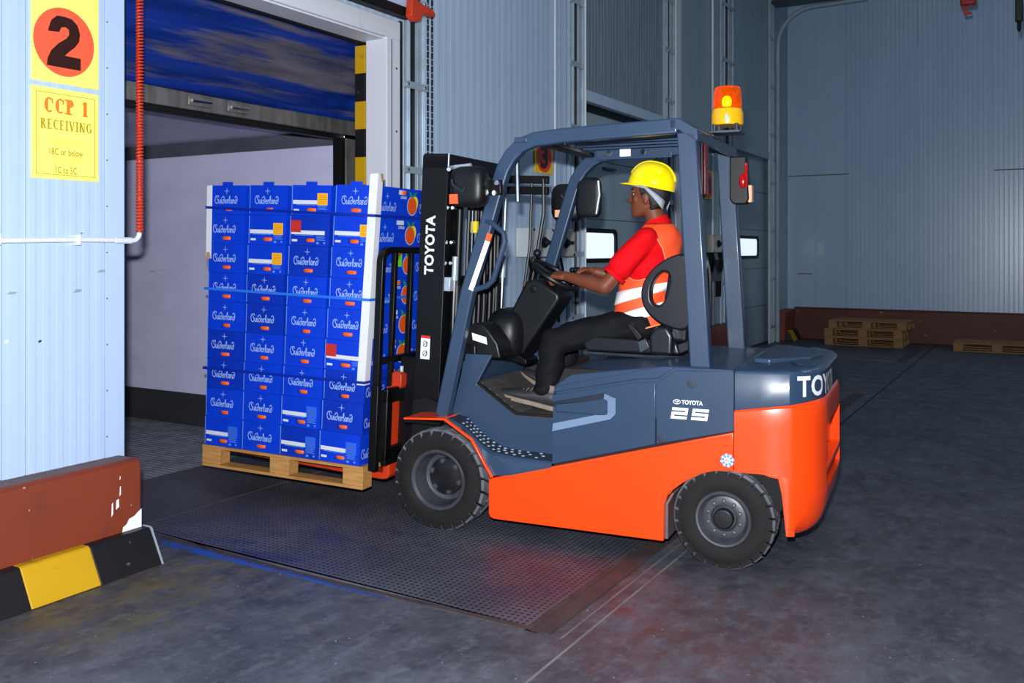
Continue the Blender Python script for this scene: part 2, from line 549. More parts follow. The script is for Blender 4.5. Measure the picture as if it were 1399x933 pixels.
def thing(name, label, cat, loc=(0, 0, 0), rz=0, group=None):
    o = bpy.data.objects.new(name, None)
    o.empty_display_size = .1
    COL.objects.link(o)
    o.location = loc
    o.rotation_euler = (0, 0, rz)
    return tag(o, label, cat, group)


def tag(o, label, cat, group=None):
    o['label'] = label
    o['category'] = cat
    if group:
        o['group'] = group
    return o


def struct(o):
    o['kind'] = 'structure'
    return o


def structroot(name):
    o = bpy.data.objects.new(name, None)
    COL.objects.link(o)
    return struct(o)


def dup(o, parent=None, me_parent=None):
    c = o.copy()
    COL.objects.link(c)
    c.parent = parent
    return c


def dup_tree(o, parent=None):
    c = dup(o, parent)
    for ch in list(o.children):
        dup_tree(ch, c)
    return c


def text_mesh(s, wd, ht, bold=0., shear=0., depth=0.0, space=1.0):
    """word as a flat mesh fitted to a box wd x ht, centred on the origin in XY"""
    cu = bpy.data.curves.new('lettering', 'FONT')
    cu.body = s
    cu.size = 1
    cu.offset = bold
    cu.shear = shear
    cu.extrude = 0
    cu.resolution_u = 3
    cu.space_character = space
    ob = bpy.data.objects.new('lettering', cu)
    COL.objects.link(ob)
    dg = bpy.context.evaluated_depsgraph_get()
    me = bpy.data.meshes.new_from_object(ob.evaluated_get(dg))
    bpy.data.objects.remove(ob)
    bpy.data.curves.remove(cu)
    xs = [v.co.x for v in me.vertices]
    ys = [v.co.y for v in me.vertices]
    cx, cy = (min(xs) + max(xs)) / 2, (min(ys) + max(ys)) / 2
    kx, ky = wd / (max(xs) - min(xs)), ht / (max(ys) - min(ys))
    for v in me.vertices:
        v.co = ((v.co.x - cx) * kx, (v.co.y - cy) * ky, 0)
    me.materials.clear()
    return me


def frame(o, loc, X, Y):
    X, Y = Vector(X).normalized(), Vector(Y).normalized()
    Z = X.cross(Y)
    o.matrix_basis = Matrix(((X.x, Y.x, Z.x, loc[0]), (X.y, Y.y, Z.y, loc[1]), (X.z, Y.z, Z.z, loc[2]), (0, 0, 0, 1)))
    return o


def disc(mb, cx, cy, rx, ry, n=28, f=lambda u, v: (u, v, 0)):
    return mb.add([f(cx + rx * math.cos(2 * PI * k / n), cy + ry * math.sin(2 * PI * k / n)) for k in range(n)], [tuple(range(n))])


def annulus(mb, cx, cy, rx, ry, t, n=28, f=lambda u, v: (u, v, 0)):
    vs = [f(cx + rx * math.cos(2 * PI * k / n), cy + ry * math.sin(2 * PI * k / n)) for k in range(n)]
    vs += [f(cx + (rx - t) * math.cos(2 * PI * k / n), cy + (ry - t) * math.sin(2 * PI * k / n)) for k in range(n)]
    return mb.add(vs, [(k, (k + 1) % n, n + (k + 1) % n, n + k) for k in range(n)])


def offset_path(pts, h):
    """closed polygon: polyline in 2D thickened by h (mitred)"""
    n = len(pts)
    L, Rr = [], []
    for i in range(n):
        a = Vector(pts[max(i - 1, 0)])
        b = Vector(pts[i])
        c = Vector(pts[min(i + 1, n - 1)])
        d1 = (b - a).normalized() if i else (c - b).normalized()
        d2 = (c - b).normalized() if i < n - 1 else d1
        t = (d1 + d2).normalized()
        nn = Vector((-t.y, t.x))
        k = 1 / max(.4, nn.dot(Vector((-d1.y, d1.x))))
        L.append(tuple(b + nn * h / 2 * k))
        Rr.append(tuple(b - nn * h / 2 * k))
    return L + Rr[::-1]


def arc(cx, cy, r, a0, a1, n):
    return [(cx + r * math.cos(a0 + (a1 - a0) * i / n), cy + r * math.sin(a0 + (a1 - a0) * i / n)) for i in range(n + 1)]


# ------------------------------------------------------------------ the hall
YW = 4.08          # room face of the dock wall
XB = 16.78         # room face of the far wall
ZT = 7.0

fl = struct(MB().box(-8, XB + .2, -10, YW + .25, -.3, 0).build('floor', M['floor'], smooth=False))
MB().box(-8, 5.4, 1.623, 1.633, -.001, .0012).build('floor_joint', M['joint'], fl, smooth=False)
MB().box(5.4, XB, 1.62, 1.636, -.001, .0012).build('floor_joint', M['rubber'], fl, smooth=False)
MB().box(3.3, 5.5, 1.69, 1.697, -.001, .001).build('floor_joint', M['joint'], fl, smooth=False)
struct(MB().box(-8, XB + .2, -10, YW + .2, ZT, ZT + .2).build('ceiling', M['panel_dark'], smooth=False))
struct(MB().box(-8.2, -8, -10, YW + .2, 0, ZT).build('wall_rear', M['panel_back'], smooth=False))
struct(MB().box(-8, XB + .2, -10.2, -10, 0, ZT).build('wall_right', M['panel_back'], smooth=False))

# lamps under the roof (out of frame)
lamp0 = None
for i, (lx, ly) in enumerate(LAMPS):
    t = thing('ceiling_lamp', 'grey trough lamp under the roof, %s along the hall, in the %s row' % (('first', 'second', 'third')[i % 3], ('dock side', 'inner')[i // 3]), 'lamp', (lx, ly, 6.78), 0, 'lamps under the hall roof')
    if lamp0 is None:
        a = MB().prism([(-.2, 0), (.2, 0), (.14, .1), (-.14, .1)], -.5, .5, 'x').build('housing', M['steel_dark'], t)
        b = MB().tube([(0, 0, .1), (0, 0, .22)], .012).build('rod', M['steel'], t)
        lamp0 = (a, b)
    else:
        for o in lamp0:
            dup(o, t)


def ribbed(x0, x1, z0, z1, pitch, h, th=.12):
    """one sandwich panel: room face at y=0 (towards -y), small raised ribs"""
    pts = [(x0 + .004, 0)]
    n = max(1, int((x1 - x0) / pitch))
    stp = (x1 - x0) / n
    for k in range(n):
        c = x0 + (k + .5) * stp
        pts += [(c - stp * .30, 0), (c - stp * .18, -h), (c + stp * .18, -h), (c + stp * .30, 0)]
    pts += [(x1 - .004, 0), (x1 - .004, .01), (x1, .012), (x1, th), (x0, th), (x0, .012), (x0 + .004, .01)]
    return MB().prism(pts, z0, z1, 'z')


wl = structroot('wall_left')
wl.location = (0, YW, 0)


def wp(x0, x1, z0, z1, pitch, h, m, y=0, th=.12):
    o = ribbed(x0, x1, z0, z1, pitch, h, th).build('wall_panel', M[m], wl, smooth=False)
    o.location.y = y
    return o


for x0, x1 in ((-8, -3.8), (-3.8, -2.66), (-2.66, -1.52), (-1.52, -.38), (-.38, .76), (.76, 1.6), (1.6, 2.446), (2.446, 2.559), (2.559, 2.975)):
    wp(x0, x1, .3, ZT, .06, .0012, 'panel_near')
MB().box(2.977, 3.085, -.004, .13, .3, ZT).build('corner_flashing', M['panel_near'], wl, .002)
MB().box(3.085, 3.095, .004, .13, .2, ZT).build('edge_strip', mat('dark green edge', (24, 52, 56), vary=.1), wl, smooth=False)
rv = MB()
for k in range(26):
    rv.sphere((2.985, -.004, .62 + k * .23), .004, 6, 4)
rv.build('rivets', M['steel_dark'], wl)['kind'] = 'stuff'
wp(3.095, 4.2, 3.18, ZT, .09, .002, 'panel')
wp(4.2, 5.70, 3.18, ZT, .09, .002, 'panel')
wp(5.36, 5.72, 0, 3.18, .36, .0, 'panel')
wp(5.72, 6.83, 0, ZT, .093, .0014, 'panel')
wp(6.83, 7.90, 0, ZT, .093, .0014, 'panel')
wp(7.90, 8.30, 0, ZT, .5, .0, 'panel')
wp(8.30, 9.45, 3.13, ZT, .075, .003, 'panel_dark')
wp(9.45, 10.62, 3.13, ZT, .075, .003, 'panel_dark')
wp(10.62, 11.26, 0, ZT, .8, .0, 'panel_smooth')
wp(11.26, 12.3, 0, ZT, .26, .0015, 'panel_smooth')
wp(12.3, 13.45, 0, ZT, .29, .0015, 'panel_smooth')
wp(13.45, 14.7, 3.13, ZT, .31, .002, 'panel_smooth')
wp(14.7, 15.95, 3.13, ZT, .31, .002, 'panel_smooth')
wp(15.95, XB + .12, 0, ZT, 2, .0, 'panel_smooth')

# far wall: panels 1.12 m wide with fine vertical ribs
wb = structroot('wall_back')
wb.location = (XB, 0, 0)
yb = 4.08
edges = [4.08, 3.08, 1.95, .84, -.3, -1.43, -2.56, -3.7, -4.83, -5.96, -7.1, -8.2, -10]
for a, b in zip(edges, edges[1:]):
    pts = [(0, a - .006)]
    n = int((a - b) / .07)
    st = (a - b) / n
    if a > 4:
        n, st = 1, (a - b)
    for k in range(n):
        c = a - (k + .5) * st
        wd_ = min(st, .07)
        pts += [(0, c + wd_ * .2), (-.004, c + wd_ * .1), (-.004, c - wd_ * .1), (0, c - wd_ * .2)]
    pts += [(0, b + .006), (.012, b + .004), (.012, b), (.1, b), (.1, a), (.012, a), (.012, a - .004)]
    MB().prism(pts, .3, ZT, 'z').build('wall_panel', M['panel_back'], wb, smooth=False)
# horizontal scrape marks: thin rusty rub strips
for ya, yb_, z in ((4.06, 3.03, 2.87), (.8, -.2, 2.84)):
    MB().box(-.006, 0, yb_, ya, z - .008, z + .008).build('rub_strip', M['curb_top'], wb, smooth=False)
MB().box(-.008, -.004, 3.45, 3.55, 1.47, 1.68).build('paper_note', M['paper'], wb, smooth=False)
MB().box(-.006, -.001, 3.64, 3.9, 1.13, 1.145).build('red_mark', M['red_pipe'], wb, smooth=False)


def curb_prism(y0, y1, h, top):
    """profile in (y,z): front face at y0"""
    return [(y0, 0), (y0, h - .03), (y0 + .012, h - .008), (y0 + .03, h), (y1, top), (y1, 0)]


def curb(name, x0, x1, hz=True):
    c = struct(MB().prism(curb_prism(3.93, YW + .05, .515, .5), x0, x1, 'x').build(name, M['red_curb'], None, .012, 3))
    MB().box(x0 + .02, x1 - .02, 3.965, YW + .02, .49, .515).build('curb_cap', M['curb_top'], c, .004)
    return c


b1 = curb('baseboard_left', -8, 3.075)
# bare plaster where the red paint has flaked off (next to the door)
MB().add([(2.96, 3.928, .17), (3.072, 3.928, .17), (3.072, 3.928, .262), (3.05, 3.928, .25), (3.03, 3.928, .235), (3.0, 3.928, .228), (2.985, 3.928, .205), (2.965, 3.928, .195)], [tuple(range(8))]).build('bare_patch', M['white'], b1, smooth=False)
for (a, b, c, d) in ((2.925, .34, .018, .05), (2.9, .33, .010, .07), (2.945, .40, .008, .05), (2.33, .22, .014, .02), (2.945, .45, .006, .02)):
    MB().add([(a, 3.928, b - d), (a + c, 3.928, b - d * .8), (a + c * .9, 3.928, b), (a + .002, 3.928, b - d * .1)], [(0, 1, 2, 3)]).build('paint_chip', M['white'], b1, smooth=False)
curb('baseboard_left.001', 5.42, 8.28)
curb('baseboard_left.002', 10.75, 13.35)
curb('baseboard_left.003', 16.0, XB)
M['red_curb_far'] = dirty('red_curb_far', (86, 36, 24), [(2.2, .4, .8, (64, 30, 24), None, .8), (9, .70, .74, (190, 185, 190), (1, 1, 1.5), .8), (5, .62, .8, (50, 34, 30), None, .6)], rough=.6, bump=.15, bscale=14)
bb = struct(MB().prism([(XB - .14, 0), (XB - .14, .53), (XB - .12, .555), (XB + .02, .55), (XB + .02, 0)], -10, 3.93, 'y').build('baseboard_back', M['red_curb_far'], None, .012, 3))


def hazard(name, x0, x1, step, start_black, phase=0.):
    root = structroot(name)
    prof = [(3.79, .004), (3.875, .165), (3.885, .172), (3.93, .172), (3.93, .004)]
    k = 0
    x = x1
    black = start_black
    while x > x0 + 1e-4:
        xa = max(x0, x - step)
        MB().prism(prof, xa, x, 'x').build('bumper_block', M['hazard_black' if black else 'hazard_yellow'], root, .004, 2, smooth=False)
        x = xa
        black = not black
    return root


hz = hazard('trim_1', -.62, 3.085, .338, True)
MB().prism([(3.788, .004), (3.873, .17), (3.885, .176), (3.935, .176), (3.935, .002)], 3.082, 3.092, 'x').build('end_plate', M['steel'], hz)
hazard('trim_2', 5.42, 8.28, .3, True)
hazard('trim_3', 10.75, 13.35, .3, False)
hazard('trim_4', 16.0, 16.64, .3, True)

# ---- door 1: white frame, soffit, hazard post, raised leaf
d1 = structroot('door_1')
fr = MB()
fr.box(5.205, 5.362, YW - .03, YW + .16, 0, 3.06)
fr.build('jamb', M['white_frame'], d1, .006)
hd_ = MB()
hd_.prism([(YW - .03, 3.055), (YW - .03, 3.19), (YW + .02, 3.19), (YW + .02, 3.09), (YW + .19, 3.09), (YW + .19, 3.055)], 3.09, 5.362, 'x')
hd_.build('header', M['white_frame'], d1, .004)
MB().box(5.363, 5.386, YW - .03, YW - .002, 0, 3.2).build('edge_seal', M['rubber'], d1, smooth=False)
MB().box(5.258, 5.262, YW - .034, YW - .029, 0, 3.05).build('jamb_seam', M['rubber'], d1, smooth=False)
MB().box(3.09, 5.30, YW - .004, YW + .19, 3.045, 3.055).build('soffit_strip', M['white_frame'], d1, smooth=False)
MB().box(3.0, 5.25, YW + .19, YW + .23, 3.032, 3.10).build('header_seal', M['rubber'], d1, smooth=False)
hp = MB()
z = 0.02
k = 0
bl = ['hazard_black', 'hazard_yellow']
while z < 3.0:
    z1 = min(3.03, z + .2)
    MB().box(5.205, 5.36, YW + .165, YW + .26, z, z1).build('hazard_post_block', M[bl[(k + 1) % 2]], d1, .004, smooth=False)
    z = z1
    k += 1
leaf = MB().box(3.0, 5.34, YW - .13, YW - .07, 3.27, 5.2).build('door_leaf', M['panel'], d1, .004)
MB().box(3.0, 5.36, YW - .14, YW - .06, 3.2, 3.27).build('bottom_seal', M['rubber'], d1, .01)


def screw(mb, x, y, z, r=.008):
    return mb.lathe([(r, 0), (r, -.004)], 8, (x, y, z), 'y')


s_ = MB()
for z in (2.85, 2.4, 1.95, 1.5):
    screw(s_, 5.315, YW - .03, z)
s_.build('frame_screws', M['steel_dark'], d1)


# ---- vertical tracks of galvanised channel
def track(name, label, x0, x1, y, z0, z1, step=.62, cross=True, rod=True):
    t = thing(name, label, 'track', (x0, y - .008, z0))
    wx = x1 - x0
    H = z1 - z0
    ch = lambda a, b: MB().prism([(a, 0), (a, -.032), (a + .010, -.032), (a + .010, -.012), (b - .010, -.012), (b - .010, -.032), (b, -.032), (b, 0)], 0, H, 'z')
    ch(0, wx * .30).build('channel', M['steel'], t, .002)
    ch(wx * .62, wx).build('channel', M['steel'], t, .002)
    MB().box(wx * .30, wx * .62, -.008, -.001, 0, H).build('back_strip', M['black'], t)
    if cross:
        z = .25
        p0 = MB().box(-.01, wx + .01, -.044, -.032, 0, .05).mesh('bracket')
        bo = MB()
        for bx in (.03, wx - .03):
            bo.lathe([(.012, -.044), (.012, -.056)], 8, (bx, 0, .025), 'y')
        b0 = bo.mesh('bolt')
        while z < H:
            o = obj('bracket', p0, M['steel'], t)
            o.location.z = z
            o2 = obj('bolts', b0, M['chrome'], o)
            z += step
    if rod:
        MB().tube([(wx * .9, -.058, 0), (wx * .9, -.058, H)], .011, 8).build('rod', M['pvc'], t)
    return t


track('door_track', 'galvanised vertical track beside the white jamb of the open dock door', 5.39, 5.66, YW, 0, 6.5, rod=False)
track('door_track', 'galvanised track with white rod left of the closed shutter behind the mast', 8.06, 8.38, YW, 0, 6.5)
track('door_track', 'dark galvanised track between shutter and pale pillar strip behind the cab roof', 10.62, 10.95, YW, 0, 6.5)
track('door_track', 'galvanised track behind the amber beacon and rear pillar', 12.85, 13.42, YW, 0, 6.5, .8, rod=False)
tl = track('door_track', 'thin galvanised track nearest the far corner', 15.45, 15.72, YW, 0, 6.0, .8, rod=False)
# curved overhead run of that far door
MB().tube([(.38, -.06, 0), (.38, -.06, 5.0)] + [(.38, -.06 - .6 * (1 - math.cos(a)), 5.0 + .6 * math.sin(a)) for a in (PI / 2 * k / 10 for k in range(1, 11))] + [(.38, -1.5, 5.62)], .035, 10).build('curved_rail', M['steel'], tl)
MB().box(.1, .4, -1.5, -.03, 5.66, 5.72).build('rail_hanger', M['steel_dark'], tl)
MB().box(11.0, 11.24, -.02, .0, 0, ZT).build('pillar_strip', M['white_frame'], wl, .003)
MB().tube([(12.47, -.03, 0), (12.47, -.03, ZT)], .016, 8).build('white_pipe', M['pvc'], wl)
MB().tube([(7.80, -.012, 1.8), (7.80, -.012, ZT)], .010, 8).build('white_pipe', M['pvc'], wl)

# chain hoist loop
ch = thing('hoist_chain', 'thin dark looped pull chain hanging beside the open door track', 'chain', (5.73, YW - .03, 1.2))
for s in (-.028, .028):
    c = MB()
    for k in range(110):
        zz = k * .05
        if k % 2:
            c.box(s - .009, s + .009, -.003, .003, zz, zz + .038)
        else:
            c.box(s - .004, s + .004, -.008, .008, zz - .004, zz + .042)
    c.build('chain_strand', M['steel_dark'], ch, smooth=False)

# orange plastic guard at the leaf's end
og = thing('door_bumper', 'bright orange plastic guard tied to the raised door end', 'guard', (5.27, YW - .15, 3.195))
MB().prism([(x * .8, z * .52) for x, z in ((-.02, .0), (.05, -.06), (.13, -.03), (.16, .07), (.24, .10), (.33, .09), (.35, .15), (.30, .20), (.16, .21), (.0, .27))], 0, -.06, 'y').build('guard', M['hose'], og, .012, 3)
MB().box(.08, .10, -.05, .05, .05, .2).build('guard_bracket', M['steel_dark'], og, .004)


# ---- closed doors with windows
def shutter(name, x0, x1, wx0, wx1, wz0, wz1, m):
    d = structroot(name)
    d.location = (0, YW + .07, 0)
    z = 0.02
    while z < 3.1:
        z2 = min(3.12, z + .62)
        if z < wz0 < z2 or z < wz1 < z2:
            a = wx0 + .03
            b = wx1 - .03
            zz0 = max(z, wz0 + .02)
            zz1 = min(z2 - .006, wz1 - .02)
            mb = MB().box(x0, a, 0, .05, z, z2 - .006).box(b, x1, 0, .05, z, z2 - .006)
            if zz0 > z:
                mb.box(a, b, 0, .05, z, zz0)
            if zz1 < z2 - .006:
                mb.box(a, b, 0, .05, zz1, z2 - .006)
            mb.build('door_section', M[m], d, smooth=False)
        else:
            MB().box(x0, x1, 0, .05, z, z2 - .006).build('door_section', M[m], d, .003)
        z = z2
    cx, cz = (wx0 + wx1) / 2, (wz0 + wz1) / 2
    hw, hh = (wx1 - wx0) / 2, (wz1 - wz0) / 2

    def rr(w_, h_, r):
        out = []
        for (sx, sz, a) in ((1, 1, 0), (-1, 1, PI / 2), (-1, -1, PI), (1, -1, 1.5 * PI)):
            out += arc(cx + sx * (w_ - r), cz + sz * (h_ - r), r, a, a + PI / 2, 4)
        return out
    wf = MB().ringplate(rr(hw, hh, .07), rr(hw - .045, hh - .045, .05), -.025, .02).build('window_frame', M['rubber'], d, .006)
    MB().prism(rr(hw - .046, hh - .046, .05), .0, .01, 'y').build('window_pane', M['pane'], wf, smooth=False)
    return d


d2 = shutter('door_2', 8.36, 10.58, 8.54, 9.40, 1.42, 1.78, 'panel_smooth')
MB().box(8.36, 10.58, -.10, .0, 3.06, 3.17).build('header', M['panel'], d2, .004)
MB().box(8.36, 10.58, -.02, .02, 2.98, 3.06).build('header_seal', M['rubber'], d2)
MB().box(8.95, 8.97, -.04, 0, 2.0, 2.12).build('handle', M['steel'], d2)
MB().box(9.05, 9.35, -.03, 0, 2.42, 2.44).build('latch', M['steel_dark'], d2)
d3 = shutter('door_3', 13.4, 15.98, 13.56, 15.1, 1.42, 1.78, 'panel_smooth')
MB().box(13.4, 15.98, -.10, .0, 3.06, 3.17).build('header', M['panel_smooth'], d3, .004)
MB().tube([(13.3, -.09, .2), (13.3, -.09, 1.5)], .018, 8).build('red_pipe', M['red_pipe'], d3)


# ---- switch boxes on the wall
def switch_box(label, x, z, w_, h_, m, group=None):
    t = thing('switch_box', label, 'switch box', (x, YW - .02, z))
    MB().box(0, w_, -.16, .015, 0, h_).build('case', M[m], t, .012, 3)
    MB().lathe([(.05, -.16), (.05, -.175), (.03, -.18), (.03, -.2)], 14, (w_ * .52, 0, h_ * .5), 'y').build('rotary_base', M['black_plastic'], t)
    MB().box(w_ * .52 - .055, w_ * .52 + .055, -.225, -.195, h_ * .5 - .016, h_ * .5 + .016).build('rotary_knob', M['black_plastic'], t, .004)
    s = MB()
    for ux in (.06, .94):
        for uz in (.07, .93):
            s.lathe([(.012, -.16), (.012, -.166)], 8, (w_ * ux, 0, h_ * uz), 'y')
    s.build('corner_screws', M['black'], t)
    c = MB()
    for q, dx in enumerate((.25, .5, .72)):
        c.tube([(w_ * dx, -.06, 0), (w_ * dx + .02, -.08, -.12), (w_ * (dx + .1), -.03, -.3), (w_ * (dx + .12), -.02, -.62)], .014, 6)
    c.build('cable', M['black'], t)
    return t


switch_box('white switch box with black rotary knob, left of the pair behind the steering wheel', 7.06, 1.49, .40, .26, 'box_white')
switch_box('beige switch box with black rotary knob, right of the pair behind the steering wheel', 7.47, 1.49, .42, .26, 'box_beige')
switch_box('grey switch box with rotary knob seen between the rear pillars, left of its pair', 12.05, 1.52, .38, .24, 'box_beige')
switch_box('grey switch box with rotary knob seen between the rear pillars, right of its pair', 12.47, 1.52, .36, .24, 'box_white')
for (x, z, wd_, hh, lab) in ((7.10, 1.00, .62, .12, 'grey cable tray under the switch boxes behind the steering wheel'), (12.15, 1.12, .6, .3, 'grey metal plate under the far switch boxes between the rear pillars')):
    t = tag(MB().box(0, wd_, -.06, 0, 0, hh).build('cable_tray', M['steel_dark'], None, .004), lab, 'cable tray')
    t.location = (x, YW - .002, z)


# ------------------------------------------------------------------ serif stroke lettering
SER = {
    'C': (.9, [('a', .5, .5, .42, .5, 40, 320, 1)]),
}


def serif_text(word, wd, ht, thick):
    """slab serif capitals from strokes; returns mesh centred on origin"""
    mb = MB()
    x = 0.
    H = 1.0
    T = thick

    def rect(x0, x1, y0, y1):
        mb.add([(x0, y0, 0), (x1, y0, 0), (x1, y1, 0), (x0, y1, 0)], [(0, 1, 2, 3)])

    def stem(cx, y0=0, y1=H, ser=True):
        rect(cx - T / 2, cx + T / 2, y0, y1)
        if ser:
            for yy in (y0, y1 - T * .35):
                rect(cx - T * 1.1, cx + T * 1.1, yy, yy + T * .35)

    def bow(cx, cy, rx, ry, a0, a1, n=18):
        """stroke that is thick on its sides, thin on top and bottom"""
        for i in range(n):
            t0, t1 = rad(a0 + (a1 - a0) * i / n), rad(a0 + (a1 - a0) * (i + 1) / n)
            q = []
            for t in (t0, t1):
                th = T * (.35 + .75 * abs(math.cos(t)))
                q.append(((cx + rx * math.cos(t), cy + ry * math.sin(t)), (cx + (rx - th) * math.cos(t), cy + (ry - T * .4) * math.sin(t))))
            mb.add([q[0][0] + (0,), q[1][0] + (0,), q[1][1] + (0,), q[0][1] + (0,)], [(0, 1, 2, 3)])

    def diag(x0, y0, x1, y1, t):
        mb.add([(x0 - t / 2, y0, 0), (x0 + t / 2, y0, 0), (x1 + t / 2, y1, 0), (x1 - t / 2, y1, 0)], [(0, 1, 2, 3)])

    for chh in word:
        if chh == 'C':
            bow(x + .42, .5, .40, .5, 50, 310)
            rect(x + .62, x + .62 + T * .4, .62, .92)
            x += .86
        elif chh == 'G':
            bow(x + .42, .5, .40, .5, 50, 310)
            rect(x + .62, x + .62 + T * .4, .65, .92)
            stem(x + .68, .08, .42, False)
            rect(x + .5, x + .84, .40, .46)
            x += .95
        elif chh == 'P':
            stem(x + .2)
            bow(x + .3, .74, .36, .26, -90, 90)
            rect(x + .2, x + .32, .48, .54)
            rect(x + .2, x + .32, .94, 1)
            x += .80
        elif chh == 'R':
            stem(x + .2)
            bow(x + .3, .76, .34, .24, -90, 90)
            rect(x + .2, x + .32, .52, .58)
            rect(x + .2, x + .32, .94, 1)
            diag(x + .68, 0, x + .36, .52, T * 1.05)
            rect(x + .56, x + .84, 0, T * .35)
            x += .90
        elif chh == 'E':
            stem(x + .2)
            for yy in (0, .47, .94):
                rect(x + .2, x + (.62 if yy != .47 else .52), max(0, yy - .02), min(1, yy + .08))
            rect(x + .58, x + .64, 0, .22)
            rect(x + .56, x + .62, .8, 1)
            x += .80
        elif chh == 'I':
            stem(x + .2)
            x += .48
        elif chh == '1':
            stem(x + .24, 0, 1, False)
            rect(x + .02, x + .46, 0, T * .35)
            diag(x + .06, .8, x + .2, .97, T * .6)
            x += .55
        elif chh == 'V':
            diag(x + .42, 0, x + .12, 1, T)
            diag(x + .46, 0, x + .72, 1, T * .5)
            rect(x, x + .28, 1 - T * .35, 1)
            rect(x + .58, x + .86, 1 - T * .35, 1)
            x += .92
        elif chh == 'N':
            stem(x + .18, 0, 1, False)
            rect(x + .04, x + .32, 0, T * .35)
            diag(x + .70, 0, x + .2, 1, T)
            rect(x + .70, x + .70 + T * .5, 0, 1)
            rect(x + .58, x + .90, 1 - T * .35, 1)
            rect(x + .02, x + .3, 1 - T * .35, 1)
            x += .98
        elif chh == ' ':
            x += .5
        x += .06
    xs = [v[0] for v in mb.v]
    a, b = min(xs), max(xs)
    mb.v = [((v[0] - (a + b) / 2) / (b - a) * wd, (v[1] - .5) * ht, 0) for v in mb.v]
    return mb.stagger().mesh('lettering', smooth=False, fix=False)


def on_wall(o, x, z, y):
    return frame(o, (x, y, z), (1, 0, 0), (0, 0, 1))


def digit_two(w_, h_):
    """bold sans 2"""
    pts = [(-.44, .16), (-.44, .20), (-.36, .38), (-.2, .49), (.0, .5), (.22, .48), (.38, .38), (.45, .22), (.42, .06), (.3, -.06), (.12, -.18), (.02, -.26), (.47, -.26), (.47, -.5), (-.48, -.5), (-.46, -.36), (-.36, -.2), (-.16, -.04), (.06, .08), (.14, .17), (.13, .26), (.04, .30), (-.08, .28), (-.14, .18)]
    return MB().add([(x * w_, y * h_, 0) for x, y in pts], [tuple(range(len(pts)))]).mesh('numeral', smooth=False, fix=False)


# sign 2
sg = thing('dock_number_sign', 'yellow sign with black numeral 2 in a red circle on the near wall', 'sign', (2.7605, YW - .001, 2.53))
MB().box(-.1755, .1755, -.006, 0, -.188, .30).build('sign_plate', M['sign_yellow'], sg, .002)
mb = MB()
disc(mb, 0, 0, .158, .163, 40)
on_wall(mb.build('red_disc', M['sign_red'], sg, smooth=False, fix=False), -.01, .012, -.0075)
on_wall(obj('numeral', digit_two(.185, .245), M['sign_black'], sg), -.012, .012, -.0088)
# ccp sign
cs = thing('receiving_sign', 'yellow sign lettered CCP 1 RECEIVING below the number 2 sign', 'sign', (2.7605, YW - .001, 2.10))
MB().box(-.1755, .1755, -.006, 0, -.213, .218).build('sign_plate', M['sign_yellow'], cs, .002)
mb = MB()
for r_ in ((-.152, .152, .19, .193), (-.152, .152, -.193, -.19), (-.154, -.151, -.193, .193), (.151, .154, -.193, .193)):
    mb.add([(r_[0], r_[2], 0), (r_[1], r_[2], 0), (r_[1], r_[3], 0), (r_[0], r_[3], 0)], [(0, 1, 2, 3)])
on_wall(mb.build('border_line', M['sign_olive'], cs, smooth=False, fix=False), 0, 0, -.0075)
on_wall(obj('lettering', serif_text('CCP 1', .225, .072, .29), M['sign_orange'], cs), 0, .135, -.0075)
on_wall(obj('lettering', serif_text('RECEIVING', .268, .047, .23), M['sign_olive'], cs), 0, .045, -.0075)
on_wall(obj('lettering', text_mesh('FREEZER', .15, .026, .01), M['sign_faint'], cs), 0, -.035, -.0075)
on_wall(obj('lettering', text_mesh('18C or below', .175, .033, .012), M['sign_olive'], cs), 0, -.082, -.0075)
on_wall(obj('lettering', text_mesh('CHILLER', .13, .026, .01), M['sign_faint'], cs), 0, -.122, -.0075)
on_wall(obj('lettering', text_mesh('1C to 5C', .11, .033, .012), M['sign_olive'], cs), 0, -.168, -.0075)
# the same kind of sign further down the wall
for (x, z, n, lab) in ((7.57, 2.425, '3', 'yellow sign with red circle behind the front of the cab roof'), (12.34, 2.45, '4', 'yellow sign with red circle seen between the two rear pillars')):
    t = thing('dock_number_sign', lab, 'sign', (x, YW - .012, z))
    hh_ = .165 if n == '3' else .2
    MB().box(-.175, .175, -.006, 0, -hh_, hh_).build('sign_plate', M['sign_yellow2'], t, .002)
    mb = MB()
    disc(mb, 0, 0, .15, hh_ - .02, 32)
    on_wall(mb.build('red_disc', M['sign_red2'], t, smooth=False, fix=False), 0, -.01, -.0075)
    on_wall(obj('numeral', text_mesh(n, .15, .22, .04), M['sign_black'], t), 0, -.01, -.0088)

# scuffs and torn tape on the near wall
for (x, z, w_, h_, m) in ((3.035, 1.37, .016, .07, 'board_white'), (3.05, 1.30, .010, .05, 'steel_dark'), (2.80, 1.345, .05, .018, 'steel'), (2.47, 1.35, .05, .012, 'steel'), (2.93, 1.44, .06, .014, 'steel'), (2.62, 1.12, .02, .012, 'steel_dark'), (2.46, 1.13, .02, .016, 'board_white'), (2.84, 1.63, .012, .006, 'steel_dark')):
    MB().add([(x, -.0022, z), (x + w_ * .8, -.0022, z + h_ * .15), (x + w_, -.0022, z + h_ * .9), (x + w_ * .3, -.0022, z + h_)], [(0, 1, 2, 3)]).build('scuff', M[m], wl, smooth=False)
